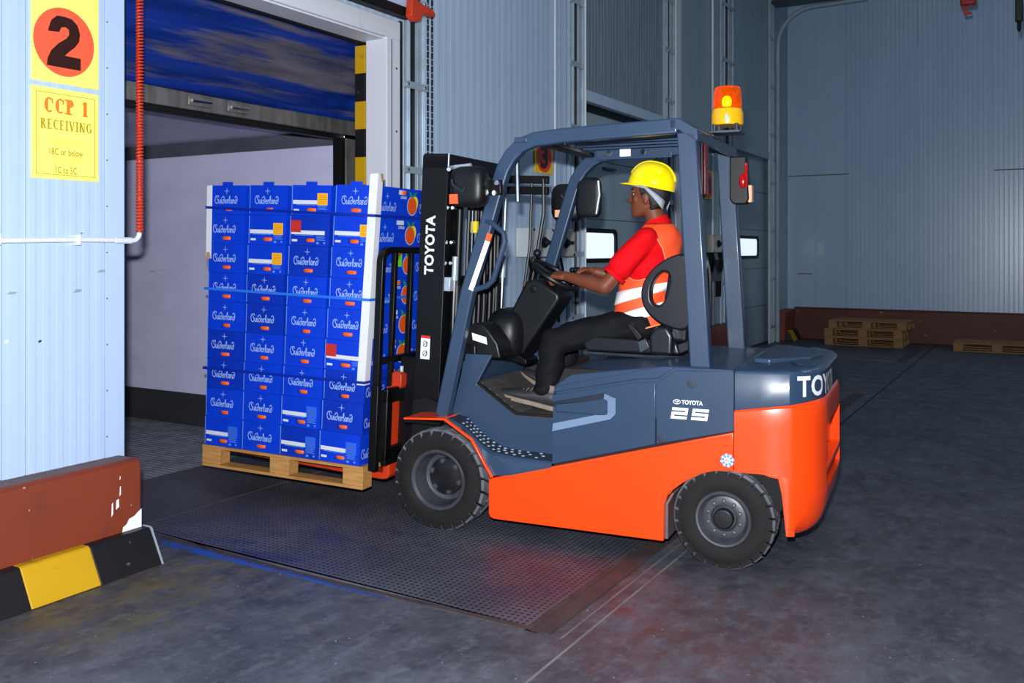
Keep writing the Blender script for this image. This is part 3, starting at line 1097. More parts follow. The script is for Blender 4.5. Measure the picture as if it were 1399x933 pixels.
# conduit with elbow and the coiled hose
cd = thing('conduit_pipe', 'white plastic conduit with an upturned elbow clipped on the near wall', 'pipe', (3.13, YW - .035, 1.60))
MB().tube([(-6, 0, -.02), (-2, 0, .0), (-.7, 0, -.006), (-.3, 0, .002), (-.02, 0, .0)] + [(-.02 + .04 * math.sin(a), 0, .04 - .04 * math.cos(a)) for a in (PI / 2 * k / 6 for k in range(1, 7))], .0125, 10).build('pipe', M['pvc'], cd)
MB().tube([(-.12, 0, 0), (-.03, 0, 0)], .0165, 10).build('coupling', M['pvc'], cd)
for x in (-.33, -.72, -1.5):
    MB().box(x - .008, x + .008, -.02, .033, -.026, .026).build('clip', M['pvc'], cd, .003)
hs = MB()
pth = []
N = 112
for i in range(N * 9):
    a = 2 * PI * i / 9
    pth.append((.0155 * math.cos(a), .0155 * math.sin(a), i / 9 * .0165))
hs.tube(pth, .0050, 5)
o = tag(hs.build('coiled_hose', M['hose']), 'orange coiled air hose hanging in front of the truck body', 'hose')
o.location = (3.152, YW - .035, 1.645)

# ------------------------------------------------------------------ dock leveller
lv = thing('dock_leveler', 'dark checker plate dock leveller on the floor in front of the truck', 'dock leveller', (0, 0, 0))
prof = [(1.865, .004), (2.95, .004), (3.3, .010), (4.30, .045), (4.30, .035), (1.865, .0)]
MB().prism([(y, z) for y, z in prof], 3.335, 5.33, 'x').build('deck_plate', M['plate'], lv, smooth=False)
MB().prism([(4.305, .047), (5.17, .036), (5.17, .024), (4.305, .035)], 3.40, 5.26, 'x').build('lip', M['plate'], lv, smooth=False)
MB().prism([(1.80, .0), (1.80, .005), (3.05, .006), (4.3, .040), (4.3, .0)], 3.300, 3.333, 'x').build('side_angle', M['rust'], lv, smooth=False)
MB().prism([(2.55, .0), (2.9, .006), (3.2, .014), (4.3, .036), (4.3, 0)], 3.286, 3.2995, 'x').build('side_skirt', M['blue_floor_paint'], lv, smooth=False)
MB().box(3.30, 5.36, 1.745, 1.765, 0, .006).box(3.30, 5.36, 1.835, 1.86, 0, .006).build('frame_angle', M['rust'], lv, smooth=False)
MB().box(3.30, 5.36, 1.765, 1.835, 0, .003).build('frame_strip', M['rust'], lv, smooth=False)
for k in range(8):
    x = 3.45 + k * .25
    MB().tube([(x, 1.862, .003), (x + .14, 1.862, .003)], .007, 6).build('hinge', M['rust'], lv)
for x0, lab in ((8.45, 'dark dock leveller plate of the second door, behind the forklift'), (13.85, 'dark dock leveller plate of the third door, before the far pallet stack')):
    l2 = thing('dock_leveler', lab, 'dock leveller', (x0, 0, 0))
    MB().box(0, 2.05, 1.865, 4.05, 0, .004).build('deck_plate', M['plate'], l2, smooth=False)
    MB().box(-.05, 2.1, 1.745, 1.86, 0, .0035).build('frame_strip', M['rust'], l2, smooth=False)

# ------------------------------------------------------------------ truck body behind the door
tr = thing('truck_trailer', 'white walled truck body backed up to the open dock door', 'truck', (0, 4.72, 0))
XL, XR, LEN, ZC = 3.12, 5.60, 7.0, 2.49
fp = [(XL, -.05)]
x = XL
while x < XR - .05:
    fp += [(x, .022), (x + .032, .022), (x + .034, .010), (x + .048, .010)]
    x += .05
fp += [(XR, .022), (XR, -.05)]
MB().prism(fp, 0, LEN, 'z').add([], []).build('ribbed_floor', M['alu_floor'], tr, smooth=False).matrix_basis = Matrix(((1, 0, 0, 0), (0, 0, 1, 0), (0, 1, 0, 0), (0, 0, 0, 1)))
MB().box(XR, XR + .06, 0, LEN, 0, ZC + .05).build('side_wall', M['trailer_white'], tr, smooth=False)
MB().box(XL - .06, XL, 0, LEN, 0, ZC + .05).build('side_wall', M['trailer_white'], tr, smooth=False)
MB().box(XL, XR, LEN, LEN + .06, 0, ZC + .05).build('front_wall', M['trailer_white'], tr, smooth=False)
MB().box(XL, XR, 0, LEN, ZC, ZC + .05).build('roof', M['trailer_white'], tr, smooth=False)
for s, xx in ((1, XL), (-1, XR)):
    MB().box(min(xx, xx + s * .012), max(xx, xx + s * .012), .05, LEN, .022, .30).build('kick_plate', M['trailer_dark'], tr)
    MB().box(min(xx, xx + s * .03), max(xx, xx + s * .03), .05, LEN, 2.375, ZC).build('cove_rail', M['trailer_grey'], tr, .006)
MB().box(XL - .08, XR + .1, -.07, .02, 2.43, 2.545).build('rear_header', M['truck_steel'], tr, .006)
MB().box(XL - .02, XR, -.05, .03, 2.395, 2.43).build('header_seal', M['rubber'], tr, .006)
MB().box(XR - .125, XR + .10, -.07, .02, 0, 2.43).build('rear_post', M['truck_steel'], tr, .006)
MB().box(XR - .16, XR - .125, -.06, .03, 0, 2.40).build('post_seal', M['rubber'], tr)
MB().box(XL - .1, XL, -.07, .02, 0, 2.43).build('rear_post', M['truck_steel'], tr, .006)
MB().box(XL - .1, XR + .1, -.1, 0, -.25, .018).build('sill', M['truck_steel'], tr)
for x in (4.06, 4.38):
    lt = MB().box(x - .09, x + .09, -.085, -.07, 2.455, 2.52).build('latch_plate', M['truck_steel'], tr, .006)
    MB().tube([(x - .07, -.095, 2.485), (x + .08, -.095, 2.49)], .012, 8).build('latch_pin', M['chrome'], lt)
MB().box(5.43, 5.56, -.09, -.05, 2.40, 2.43).build('hinge', M['chrome'], tr, .004)
# blue head curtain of the dock shelter, with folds
cv, cf = [], []
NX, NZ = 60, 24
for j in range(NZ + 1):
    for i in range(NX + 1):
        u, v = i / NX, j / NZ
        x = 2.95 + u * 2.75
        wv = (1 - v ** 6) * .022 * math.sin(v * 19 + 1.3 * math.sin(u * 5)) * (.3 + v * (1 - v) * 2.2) + .012 * math.sin(v * 41 + u * 9)
        side = max(0, (u - .82) / .18)
        y = 4.31 + .33 * v + wv * (1 - side) + side * (.03 * math.sin(u * 60 + v * 6) - .05)
        z = 3.12 - .585 * v + .012 * math.sin(u * 14 + v * 8) * math.sin(PI * v)
        cv.append((x, y, z))
for j in range(NZ):
    for i in range(NX):
        a = j * (NX + 1) + i
        cf.append((a, a + 1, a + NX + 2, a + NX + 1))
ds = thing('dock_shelter', 'dirty blue tarpaulin dock shelter hanging above the truck opening', 'curtain', (0, 0, 0))
cu = MB().add(cv, cf).build('head_curtain', M['tarp'], ds, sharp=180)
sm = cu.modifiers.new('thick', 'SOLIDIFY')
sm.thickness = .004
MB().box(5.72, 5.75, 4.32, 4.62, 0, 3.1).build('side_curtain', M['rubber'], ds)
struct(MB().box(2.0, 9.0, 4.25, 12.5, -1.3, -.31).build('trim_5', M['rubber'], smooth=False))

# ------------------------------------------------------------------ forklift
F0 = Vector((4.803, 2.958, 0))
FH = rad(96)
fk = thing('forklift', 'orange and slate blue electric forklift carrying a pallet of blue cartons', 'forklift', F0, FH)


def F(mb, name, m, parent=None, bevel=.006, seg=2, **k):
    return mb.build(name, M[m], parent or fk, bevel, seg, **k)


# --- counterweight
def plan(x0, z, inset=0., pocket=None):
    """closed outline (x,y) of the rear body starting at x0, both sides"""
    near = [(x0, .566 - inset), (-1.70, .566 - inset), (-1.845 + inset * .5, .562 - inset), (-1.862 + inset * .7, .552 - inset), (-1.905 + inset, .525 - inset), (-1.945 + inset, .475 - inset), (-1.972 + inset, .42), (-1.985 + inset, .37), (-1.988 + inset, .352), (-1.99 + inset, .33), (-1.992 + inset, .2), (-1.99 + inset, 0)]
    pts = near + [(x, -y) for x, y in near[-2::-1]]
    if x0 < -1.7:
        pts[1] = ((x0 - 1.845) / 2, pts[1][1])
        pts[-2] = ((x0 - 1.845) / 2, pts[-2][1])
    out = []
    for x, y in pts:
        if pocket and abs(y) < .36 and x < -1.9:
            x += pocket if abs(y) < .345 else 0
        out.append((x, y, z))
    return out


def ring(x0, zf, inset=0., pocket=None, slope=0.):
    """height varies along x by slope (per metre towards the rear)"""
    return [(x, y, zf + slope * max(0, (-1.58 - x))) for x, y, _ in plan(x0, 0, inset, pocket)]


cw = MB()
cw.rings([ring(-1.583, .481, 0), ring(-1.583, .495, 0, None), ring(-1.583, .50, 0, .05), ring(-1.583, .69, 0, .05, .03), ring(-1.583, .695, 0, None, .03), ring(-1.583, .745, 0, None, .10), ring(-1.583, .768, .004, None, .14), ring(-1.583, .777, .016, None, .16)])
F(cw, 'counterweight', 'orange', bevel=0)
cw2 = MB()
zz = [(.200, .07), (.215, .05), (.25, .028), (.30, .012), (.36, .003), (.385, 0)]
rs = []
for z, ins in zz:
    r = []
    for (x, y, _) in plan(-1.826 + .02 * (z - .2) / .2, 0, 0.):
        if x < -1.9:
            x = max(x + ins, -1.99 + ins)
        r.append((x, y, z))
    rs.append(r)
for z, pk in ((.39, None), (.395, .06), (.468, .06), (.4725, None), (.482, None)):
    rs.append(plan(-1.806 + (.016 if z > .41 else 0) + (.04 if z > .47 else 0) + (.03 if z > .48 else 0), z, 0, pk))
cw2.rings(rs)
cwl = F(cw2, 'counterweight_leg', 'orange', bevel=0)
MB().box(-1.80, -1.60, -.5, .5, .30, .47).build('rear_axle_housing', M['black'], fk)
MB().box(-1.80, -1.77, .2, .42, .36, .40).build('axle_bracket', M['steel'], fk, .004)
MB().box(-1.955, -1.93, .30, .335, .40, .465).build('tow_slot', M['black'], fk, .003)
# blue cap of the counterweight
cap = MB()
cap.rings([ring(-1.583, .775, .012, None, .16), ring(-1.583, .79, .010, None, .16), ring(-1.583, .95, .010, None, .04), ring(-1.583, .966, .018, None, .03), ring(-1.583, .974, .045, None, .05), ring(-1.583, .976, .13, None, .1)])
F(cap, 'counterweight_cap', 'blue', bevel=.003)
MB().prism([(-1.64, .35), (-1.72, .37), (-1.9, .2), (-1.93, 0), (-1.9, -.2), (-1.72, -.37), (-1.64, -.35)], .985, 1.012, 'z').build('cap_cover', M['blue'], fk, .008, 3)

# TOYOTA on the curved rear of the cap: letters wrapped round the outline
outl = [(x, y) for x, y, _ in plan(-1.583, 0, .008)][2:-2]
cum = [0]
for a, b in zip(outl, outl[1:]):
    cum.append(cum[-1] + math.hypot(b[0] - a[0], b[1] - a[1]))


def along(s):
    for i in range(len(cum) - 1):
        if s <= cum[i + 1] or i == len(cum) - 2:
            t = (s - cum[i]) / (cum[i + 1] - cum[i])
            a, b = Vector(outl[i]), Vector(outl[i + 1])
            d = (b - a).normalized()
            return a.lerp(b, t), Vector((d.y, -d.x))


me = text_mesh('TOYOTA', .52, .100, .03, 0, 0, 1.1)
mid = cum[[i for i, q in enumerate(outl) if q[0] < -1.85][0]] + .278
bm = bmesh.new()
bm.from_mesh(me)
bmesh.ops.subdivide_edges(bm, edges=bm.edges[:], cuts=1)
bm.to_mesh(me)
bm.free()
for v in me.vertices:
    p, nn = along(mid + v.co.x)
    if nn.x > 0:
        nn = -nn
    q = p + nn * .004
    v.co = (q.x, q.y, .905 + v.co.y)
obj('lettering', me, M['letter_white'], fk)

# --- orange side skirts and chassis
sk = [(-.272, .318), (-1.580, .672), (-1.580, .484), (-1.50, .478), (-1.42, .455), (-1.335, .405), (-1.262, .345), (-1.24, .29), (-1.236, .103), (-.30, .103), (-.280, .112), (-.272, .13)]
F(MB().prism(sk, .535, .572), 'side_skirt', 'orange', bevel=.005)
F(MB().prism(sk, -.572, -.535), 'side_skirt', 'orange', bevel=.005)
F(MB().box(-1.235, -.64, -.534, .534, .125, .55).box(-.64, -.29, -.41, .41, .125, .58), 'chassis', 'well', bevel=0)
F(MB().box(-1.6, -1.2, -.36, .36, .2, .62), 'axle_beam', 'black', bevel=0)
F(MB().box(-.27, .12, -.36, .36, .12, .60), 'front_axle_housing', 'black', bevel=0)
F(MB().prism([(-1.234, .30), (-1.30, .385), (-1.40, .452), (-1.56, .49), (-1.75, .49), (-1.75, .52), (-1.2, .52)], -.534, .534), 'wheel_arch', 'orange_dirty', bevel=0)
F(MB().prism([(-1.234, .105), (-1.234, .28), (-1.27, .34), (-1.28, .335), (-1.25, .28), (-1.25, .105)], .30, .534), 'arch_lip', 'well', bevel=.003)

# --- slate blue body
core = MB().prism([(-.64, .33), (-.64, .80), (-.70, .93), (-1.58, .95), (-1.58, .55), (-1.0, .5)], -.545, .545)
F(core, 'body_core', 'gap', bevel=0)
A, B_, C_, D_, E_, G_ = (-.637, .752), (-.925, .817), (-.985, .795), (-.985, .718), (-.958, .688), (-.637, .601)
low = [(-.637, .428), (-1.192, .580), (-1.192, .887), (-1.094, .884), (-.637, .792), A, B_, C_, D_, E_, G_]
F(MB().prism(low, .547, .562), 'side_cover', 'blue', bevel=.003)
F(MB().prism([(-.637, .428), (-1.192, .580), (-1.192, .887), (-1.094, .884), (-.637, .792)], -.562, -.547), 'side_cover', 'blue', bevel=.003)
# sunk grip: upper chamfer with painted shade, flat floor and pale lower chamfer
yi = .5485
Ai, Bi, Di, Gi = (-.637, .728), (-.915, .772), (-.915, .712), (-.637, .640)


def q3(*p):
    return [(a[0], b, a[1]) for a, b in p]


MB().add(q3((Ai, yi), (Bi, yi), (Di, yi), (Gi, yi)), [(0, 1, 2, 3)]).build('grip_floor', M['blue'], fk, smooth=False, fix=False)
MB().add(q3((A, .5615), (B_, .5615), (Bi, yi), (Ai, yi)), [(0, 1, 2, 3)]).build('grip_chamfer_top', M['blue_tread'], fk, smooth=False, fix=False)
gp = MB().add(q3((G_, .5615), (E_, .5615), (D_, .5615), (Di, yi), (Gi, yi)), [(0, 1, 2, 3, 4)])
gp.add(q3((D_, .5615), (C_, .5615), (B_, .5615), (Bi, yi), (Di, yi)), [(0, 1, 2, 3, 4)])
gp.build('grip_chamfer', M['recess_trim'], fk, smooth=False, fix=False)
rear = [(-1.198, .582), (-1.198, .890), (-1.215, .899), (-1.300, .955), (-1.581, .964), (-1.581, .676)]
F(MB().prism(rear, .547, .562), 'rear_cover', 'blue', bevel=.003)
F(MB().prism(rear, -.562, -.547), 'rear_cover', 'blue', bevel=.003)
up = [(-.640, .805), (-.662, .838), (-1.232, .972), (-1.285, .968), (-1.207, .910), (-1.094, .898)]
F(MB().prism(up, .5, .562), 'hood_edge', 'blue', bevel=.004)
F(MB().prism(up, -.562, -.5), 'hood_edge', 'blue', bevel=.004)
hood = MB()
hr = []
for y, xf, zf, zb in ((-.553, -.65, .842, .972), (-.40, -.69, .925, .985), (.40, -.69, .925, .985), (.553, -.65, .842, .972)):
    hr.append([(xf, y, .70), (xf, y, zf), (xf - .09, y, zf + (zb - zf) * .45), (-1.24, y, zb), (-1.58, y, .972), (-1.58, y, .70)])
hood.rings(hr)
F(hood, 'hood', 'blue', bevel=.008)
for x, z in ((-1.375, .893), (-1.225, .612)):
    MB().lathe([(.022, .560), (.022, .565), (.015, .566)], 16, (x, 0, z), 'y').build('panel_plug', M['blue_tread'], fk)

# --- entry step, cowl and floor
crease = [(.02, .630), (-.07, .618), (-.13, .565), (-.19, .516), (-.30, .464), (-.42, .456), (-.637, .452)]
edge = [(.0, .628), (-.085, .596), (-.15, .554), (-.21, .500), (-.285, .458), (-.42, .444), (-.637, .438)]
low_ = [(.0, .60), (-.12, .57), (-.175, .52), (-.235, .43), (-.285, .335), (-.42, .35), (-.637, .41)]
st = MB()
top = [(c[0], .42, c[1]) for c in crease]
te = [(c[0], .545, c[1]) for c in edge]
tm = [(c[0], .568, c[1] - .012) for c in edge]
tb = [(c[0], .572, c[1]) for c in low_]
bi = [(c[0], .42, c[1]) for c in low_]
for i in range(6):
    for L1, L2 in ((tm, tb), (tb, bi)):
        st.add([L1[i], L1[i + 1], L2[i + 1], L2[i]], [(0, 1, 2, 3)])
    st.add([te[i], te[i + 1], tm[i + 1], tm[i]], [(0, 1, 2, 3)])
F(st, 'step_skirt', 'blue', bevel=0, sharp=60, weld=True)
sd = MB()
for i in range(6):
    sd.add([top[i], top[i + 1], te[i + 1], te[i]], [(0, 1, 2, 3)])
F(sd, 'step_tread', 'blue_tread', bevel=0, sharp=60, weld=True)
dm = MB()
for i in range(6):
    for t in (.15, .5, .85):
        for k, s in enumerate((.22, .5, .78)):
            if i == 0 or (i == 5 and t > .5):
                continue
            a = Vector(top[i]).lerp(Vector(top[i + 1]), (t + .12 * (k % 2)) % 1)
            b = Vector(te[i]).lerp(Vector(te[i + 1]), (t + .12 * (k % 2)) % 1)
            p = a.lerp(b, s)
            dm.sphere(p, .0085, 8, 6, (1.2, 1, .5))
F(dm, 'tread_studs', 'steel', bevel=0)
for s in (1, -1):
    wall_ = [(.03, .615), (-.062, .968), (-.225, .968), (-.130, .80), (-.19, .784), (-.375, .640), (-.637, .640), (-.637, .44), (-.30, .45), (-.19, .50), (-.06, .60)]
    F(MB().prism(wall_, .40 * s, .432 * s), 'step_side', 'blue', bevel=.004)
F(MB().prism([(-.05, .62), (-.075, .965), (-.11, .965), (-.085, .62)], -.40, .40), 'toe_wall', 'blue', bevel=.003)
F(MB().prism([(-.375, .641), (-.375, .655), (-.135, .815), (-.132, .799)], -.40, .43), 'toe_plate', 'mat_rubber', bevel=.003)
fm = MB().box(-.637, -.37, -.44, .43, .636, .652)
F(fm, 'floor_mat', 'mat_rubber', bevel=.003)
rb = MB()
for k in range(5):
    x = -.345 + k * .045
    z = .655 + (x + .375) * .667
    rb.add([(x, .1, z + .004), (x + .02, .1, z + .018), (x + .02, .42, z + .018), (x, .42, z + .004)], [(0, 1, 2, 3)])
    rb.box(x, x + .016, .1, .42, z + .0, z + .016)
F(rb, 'mat_ribs', 'mat_rubber', bevel=.003)
F(MB().prism(offset_path([(-.637, .656), (-.372, .656), (-.14, .812)], .014), .428, .446), 'mat_edge', 'rubber', bevel=.002)
F(MB().box(-.70, -.637, -.54, .54, .60, .84), 'seat_riser', 'blue', bevel=.01)
# --- front fenders
fp_ = [(.245, .608), (-.012, .622), (-.178, .524), (-.300, .330)]
for s in (1, -1):
    F(MB().prism(offset_path(fp_, .012), .574 * s, .596 * s), 'fender', 'orange', bevel=.003)
    F(MB().prism(offset_path(fp_[:2], .011), .36 * s, .576 * s), 'fender_top', 'orange', bevel=.003)
    F(MB().prism(offset_path([(x + .012, z - .012) for x, z in fp_[1:]], .008), .40 * s, .572 * s), 'fender_liner', 'black', bevel=0)
F(MB().box(.02, .25, -.58, .58, .585, .600), 'fender_brace', 'black', bevel=0)


# --- wheels
def wheel(name, x, y, z, r, wd, rim_r, nb, deep, side):
    """side=+1: outer face towards +y"""
    root = MB()
    n = 44
    h = wd / 2
    prof = [(rim_r, -h * .9), (rim_r + .02, -h), (r * .86, -h * 1.0), (r - .025, -h * .93), (r - .018, -h * .6), (r - .018, h * .6), (r - .025, h * .93), (r * .86, h * 1.0), (r * .74, h * 1.03), (rim_r + .02, h), (rim_r, h * .9), (rim_r - .004, h * .6), (rim_r - .004, -h * .6)]
    root.rings([[(a * math.cos(2 * PI * k / n), b * side, a * math.sin(2 * PI * k / n)) for k in range(n)] for a, b in prof + prof[:1]], False)
    t = root.build(name, M['tyre'], fk)
    t.location = (x, y, z)
    lug = MB()
    nl = 24
    for k in range(nl):
        for sgn in (1, -1):
            a0 = 2 * PI * (k + (.5 if sgn < 0 else 0)) / nl
            da = 2 * PI / nl * .80
            vs = []
            for (rr, yy, sk_) in ((r - .055, h * 1.015, 0), (r - .01, h * .97, 0), (r, h * .80, .02), (r, h * .05, .14), (r - .03, h * .05, .14), (r - .055, h * .8, 0)):
                for e in (0, 1):
                    a = a0 + sk_ + da * (e - .5)
                    vs.append((rr * math.cos(a), sgn * yy * side, rr * math.sin(a)))
            m_ = 6
            fs = [(2 * i, 2 * i + 1, (2 * i + 3) % 12, (2 * i + 2) % 12) for i in range(m_)]
            fs += [(0, 2, 4, 6, 8, 10), (11, 9, 7, 5, 3, 1)]
            lug.add(vs, fs)
    lg = lug.build('tread_lugs', M['tyre_tread'], t, smooth=False)
    me = lg.data
    me.materials.append(M['tyre'])
    for p in me.polygons:
        if abs(p.normal.y) > .55:
            p.material_index = 1
    R_ = rim_r
    if deep:
        rp = [(R_ + .012, h * .92), (R_ + .004, h * .99), (R_ - .006, h * .97), (R_ - .014, h * .88), (R_ - .022, h * .3), (R_ - .030, -h * .2), (R_ - .05, -h * .30), (.02, -h * .30)]
        hub = [(.105, -h * .30), (.105, -h * .12), (.075, -h * .08), (.06, -h * .02), (.01, -h * .02)]
        br, bolt_y, bs = .088, -h * .12, .014
    else:
        rp = [(R_ + .012, h * .92), (R_ + .004, h * .99), (R_ - .006, h * .97), (R_ - .018, h * .70), (R_ - .024, h * .55), (R_ - .040, h * .62), (.068, h * .60), (.06, h * .70), (.055, h * .55), (.01, h * .55)]
        hub = [(.050, h * .5), (.050, h * .86), (.044, h * .95), (.01, h * .97)]
        br, bolt_y, bs = .081, h * .60, .010
    rim = MB().rings([[(a * math.cos(2 * PI * k / 40), b * side, a * math.sin(2 * PI * k / 40)) for k in range(40)] for a, b in rp], False).build('rim', M['rim'] if True else None, t)
    rim.modifiers.new('thick', 'SOLIDIFY').thickness = .004
    MB().rings([[(a * math.cos(2 * PI * k / 24), b * side, a * math.sin(2 * PI * k / 24)) for k in range(24)] for a, b in hub], True).build('hub', M['rim_dark'], t, .003)
    bm_ = MB()
    for k in range(nb):
        a = 2 * PI * k / nb + .3
        cx, cz = br * math.cos(a), br * math.sin(a)
        for q in range(1):
            rsx = [[(cx + rr * math.cos(2 * PI * e / 6), (bolt_y + yy) * side, cz + rr * math.sin(2 * PI * e / 6)) for e in range(6)] for rr, yy in ((bs * 1.25, 0), (bs * 1.25, .003), (bs, .003), (bs, .014), (bs * .6, .016))]
            bm_.rings(rsx)
    bm_.build('wheel_nuts', M['rim'], t)
    return t


wheel('front_wheel', .035, .495, .281, .281, .185, .160, 6, True, 1)
wheel('front_wheel', .035, -.495, .281, .281, .185, .160, 6, True, -1)
wheel('rear_wheel', -1.53, .482, .246, .246, .185, .128, 10, False, 1)
wheel('rear_wheel', -1.53, -.482, .246, .246, .185, .128, 10, False, -1)

# --- overhead guard
pil = [(.055, .618), (-.106, 1.314), (-.292, 1.905), (-.325, 1.995), (-.370, 2.065), (-.430, 2.118), (-.510, 2.145), (-.668, 2.158), (-1.29, 2.176)]
for s in (1, -1):
    pl_ = pil if s > 0 else [(x - (.055 if k_ < 6 else .03 if k_ == 6 else 0), z) for k_, (x, z) in enumerate(pil)]
    F(MB().prism(offset_path(pl_, .078), (.452 if s > 0 else .475) * s, (.512 if s > 0 else .535) * s), 'front_pillar', 'blue', bevel=.010, seg=3)
    F(MB().prism([(-1.288, 2.14), (-1.384, 2.14), (-1.456, .955), (-1.355, .955)], .440 * s, .512 * s), 'rear_pillar', 'blue', bevel=.008, seg=3)
F(MB().prism([(-1.25, 2.214), (-1.30, 2.214), (-1.395, 2.152), (-1.395, 2.095), (-1.375, 2.095), (-1.30, 2.15), (-1.25, 2.16)], -.512, .512), 'rear_crossbeam', 'blue', bevel=.006)
F(MB().box(-.52, -.44, -.46, .46, 2.135, 2.165), 'front_crossbeam', 'black', bevel=.006)  # black stands in for the roof's shade on this beam
F(MB().box(-.475, -.40, .45, .52, 2.13, 2.16), 'front_corner_plate', 'blue', bevel=.004)
for k in range(5):
    y = -.30 + k * .15
    F(MB().box(-1.30, -.50, y - .006, y + .006, 2.165, 2.195), 'roof_bar', 'blue', bevel=.002)
ip = F(MB().box(-1.02, -.54, -.447, -.440, 2.115, 2.185), 'inner_plate', 'blue', bevel=.003)
MB().lathe([(.016, -.440), (.016, -.430)], 10, (-.62, 0, 2.155), 'y').build('bolt', M['chrome'], ip)
MB().lathe([(.016, -.440), (.016, -.430)], 10, (-.84, 0, 2.155), 'y').build('bolt', M['chrome'], ip)
MB().box(-.76, -.69, -.440, -.4385, 2.132, 2.18).build('sticker', M['white'], ip, smooth=False)
# warning strip on the near front pillar
ws = MB().prism(offset_path([(-.238, 1.60), (-.135, 1.33)], .03), .5121, .5135)
F(ws, 'sticker', 'white', bevel=0)
F(MB().prism(offset_path([(-.238, 1.60), (-.252, 1.642)], .032), .5121, .5138), 'sticker', 'orange_sticker', bevel=0)
# grab handle
F(MB().tube([(-.225, .50, 1.71), (-.262, .51, 1.70), (-.335, .515, 1.645), (-.345, .515, 1.60), (-.275, .515, 1.39), (-.235, .512, 1.355), (-.155, .50, 1.335)], .016, 8), 'grab_handle', 'blue', bevel=0)
MB().tube([(-.455, .0, 2.02), (-.46, .0, 1.78)], .014, 8).build('grab_handle', M['steel_dark'], fk).location = (.1, .38, .04)

# --- mirrors and lamps
def shell(mb, cx, cy, cz, rx, ry, rz, n=20, m=10, e=.55):
    """rounded box (superellipsoid)"""
    def sp(v, p):
        return math.copysign(abs(v) ** p, v)
    rs = []
    for j in range(1, m):
        ph = -PI / 2 + PI * j / m
        rs.append([(cx + rx * sp(math.cos(ph), e) * sp(math.cos(t), e), cy + ry * sp(math.cos(ph), e) * sp(math.sin(t), e), cz + rz * sp(math.sin(ph), e)) for t in (2 * PI * k / n for k in range(n))])
    return mb.rings(rs, True)


hl = F(shell(MB(), -.175, .60, 1.893, .105, .07, .112), 'headlamp', 'black_plastic', bevel=0)
MB().box(-.135, -.085, .655, .671, 1.800, 1.852).build('sticker', M['orange_sticker'], hl, .001)
MB().tube([(-.06, .63, 1.99), (-.05, .60, 2.0), (-.055, .55, 2.01), (-.16, .56, 2.015)], .012, 6).build('lamp_bracket', M['steel'], hl)
MB().tube([(-.10, .672, 1.93), (-.11, .676, 1.90), (-.17, .676, 1.865), (-.18, .674, 1.885)], .007, 6).build('lamp_rib', M['steel_dark'], hl)
MB().box(-.335, -.235, .52, .55, 1.85, 1.93).build('lamp_arm', M['black'], hl, .006)
MB().lathe([(.014, .55), (.014, .562)], 8, (-.315, 0, 1.915), 'y').lathe([(.014, .55), (.014, .562)], 8, (-.30, 0, 1.86), 'y').build('arm_bolts', M['chrome'], hl)
ml = F(shell(MB(), -.29, -.58, 1.86, .105, .06, .125), 'headlamp', 'black_plastic', bevel=0)
MB().box(-.262, -.225, -.532, -.519, 1.765, 1.812).build('sticker', M['pale_orange'], ml, .001)
MB().tube([(-.27, -.515, 1.91), (-.30, -.512, 1.87), (-.34, -.515, 1.84)], .007, 6).build('lamp_rib', M['steel_dark'], ml)
mr = F(shell(MB(), -.465, -.50, 1.885, .085, .03, .13, e=.45), 'mirror', 'black_plastic', bevel=0)
MB().prism(offset_path([(-.538, 1.99), (-.546, 1.90), (-.525, 1.78)], .008), -.482, -.47).build('mirror_edge', M['pale_orange' if False else 'white'], mr)
tl_ = F(MB().prism([(-1.372, 2.10), (-1.372, 1.85), (-1.395, 1.82), (-1.47, 1.82), (-1.485, 1.85), (-1.47, 2.10)], -.478, -.40), 'tail_lamp', 'black_plastic', bevel=.008)
MB().box(-1.478, -1.46, -.405, -.39, 1.92, 2.06).build('red_lens', M['red_lens'], tl_, .004)
MB().sphere((-1.45, -.395, 1.955), .028, 12, 8, (.8, .5, 1.6)).build('red_lens', M['red_lens'], tl_)
MB().box(-1.50, -1.478, -.47, -.41, 1.83, 1.93).build('reflector', M['pale_orange'], tl_, .003)
tl2 = F(MB().box(-1.405, -1.385, .35, .43, 1.82, 2.10), 'tail_lamp', 'black_plastic', bevel=.008)
MB().box(-1.416, -1.404, .36, .425, 1.83, 2.09).build('red_lens', mat('dark red lens', (84, 6, 8), rough=.3), tl2, .004)

# --- beacon
be = F(MB().lathe([(.083, 2.235), (.086, 2.245), (.086, 2.30), (.080, 2.318), (.078, 2.325)], 32, (-1.43, -.05, 0)), 'beacon_base', 'amber_base', bevel=.002)
bp = MB().box(-1.51, -1.35, -.13, .03, 2.19, 2.20)
for a, b in ((-1.49, -.11), (-1.37, -.11), (-1.49, .01), (-1.37, .01)):
    bp.tube([(a, b, 2.195), (a, b, 2.24)], .010, 8)
bp.build('beacon_mount', M['steel_dark'], be)
MB().box(-1.45, -1.435, .034, .042, 2.25, 2.29).build('beacon_clip', M['steel'], be, .002)
mdome, nt, p = newmat('amber dome')
p.inputs['Base Color'].default_value = lin((255, 136, 10)) + (1,)
p.inputs['Roughness'].default_value = .12
p.inputs['Transmission Weight'].default_value = .9
p.inputs['IOR'].default_value = 1.3
p.inputs['Emission Color'].default_value = lin((255, 120, 0)) + (1,)
p.inputs['Emission Strength'].default_value = .10
do = MB().lathe([(.078, 2.318), (.077, 2.36), (.073, 2.43), (.064, 2.445), (.03, 2.452), (.002, 2.453)], 32, (-1.43, -.05, 0), cap=False)
do = do.build('beacon_dome', mdome, be)
do.modifiers.new('thick', 'SOLIDIFY').thickness = .003
M['bulb'] = mat('lit bulb', (255, 220, 150), vary=0, emit=(255, 176, 60), estr=40)
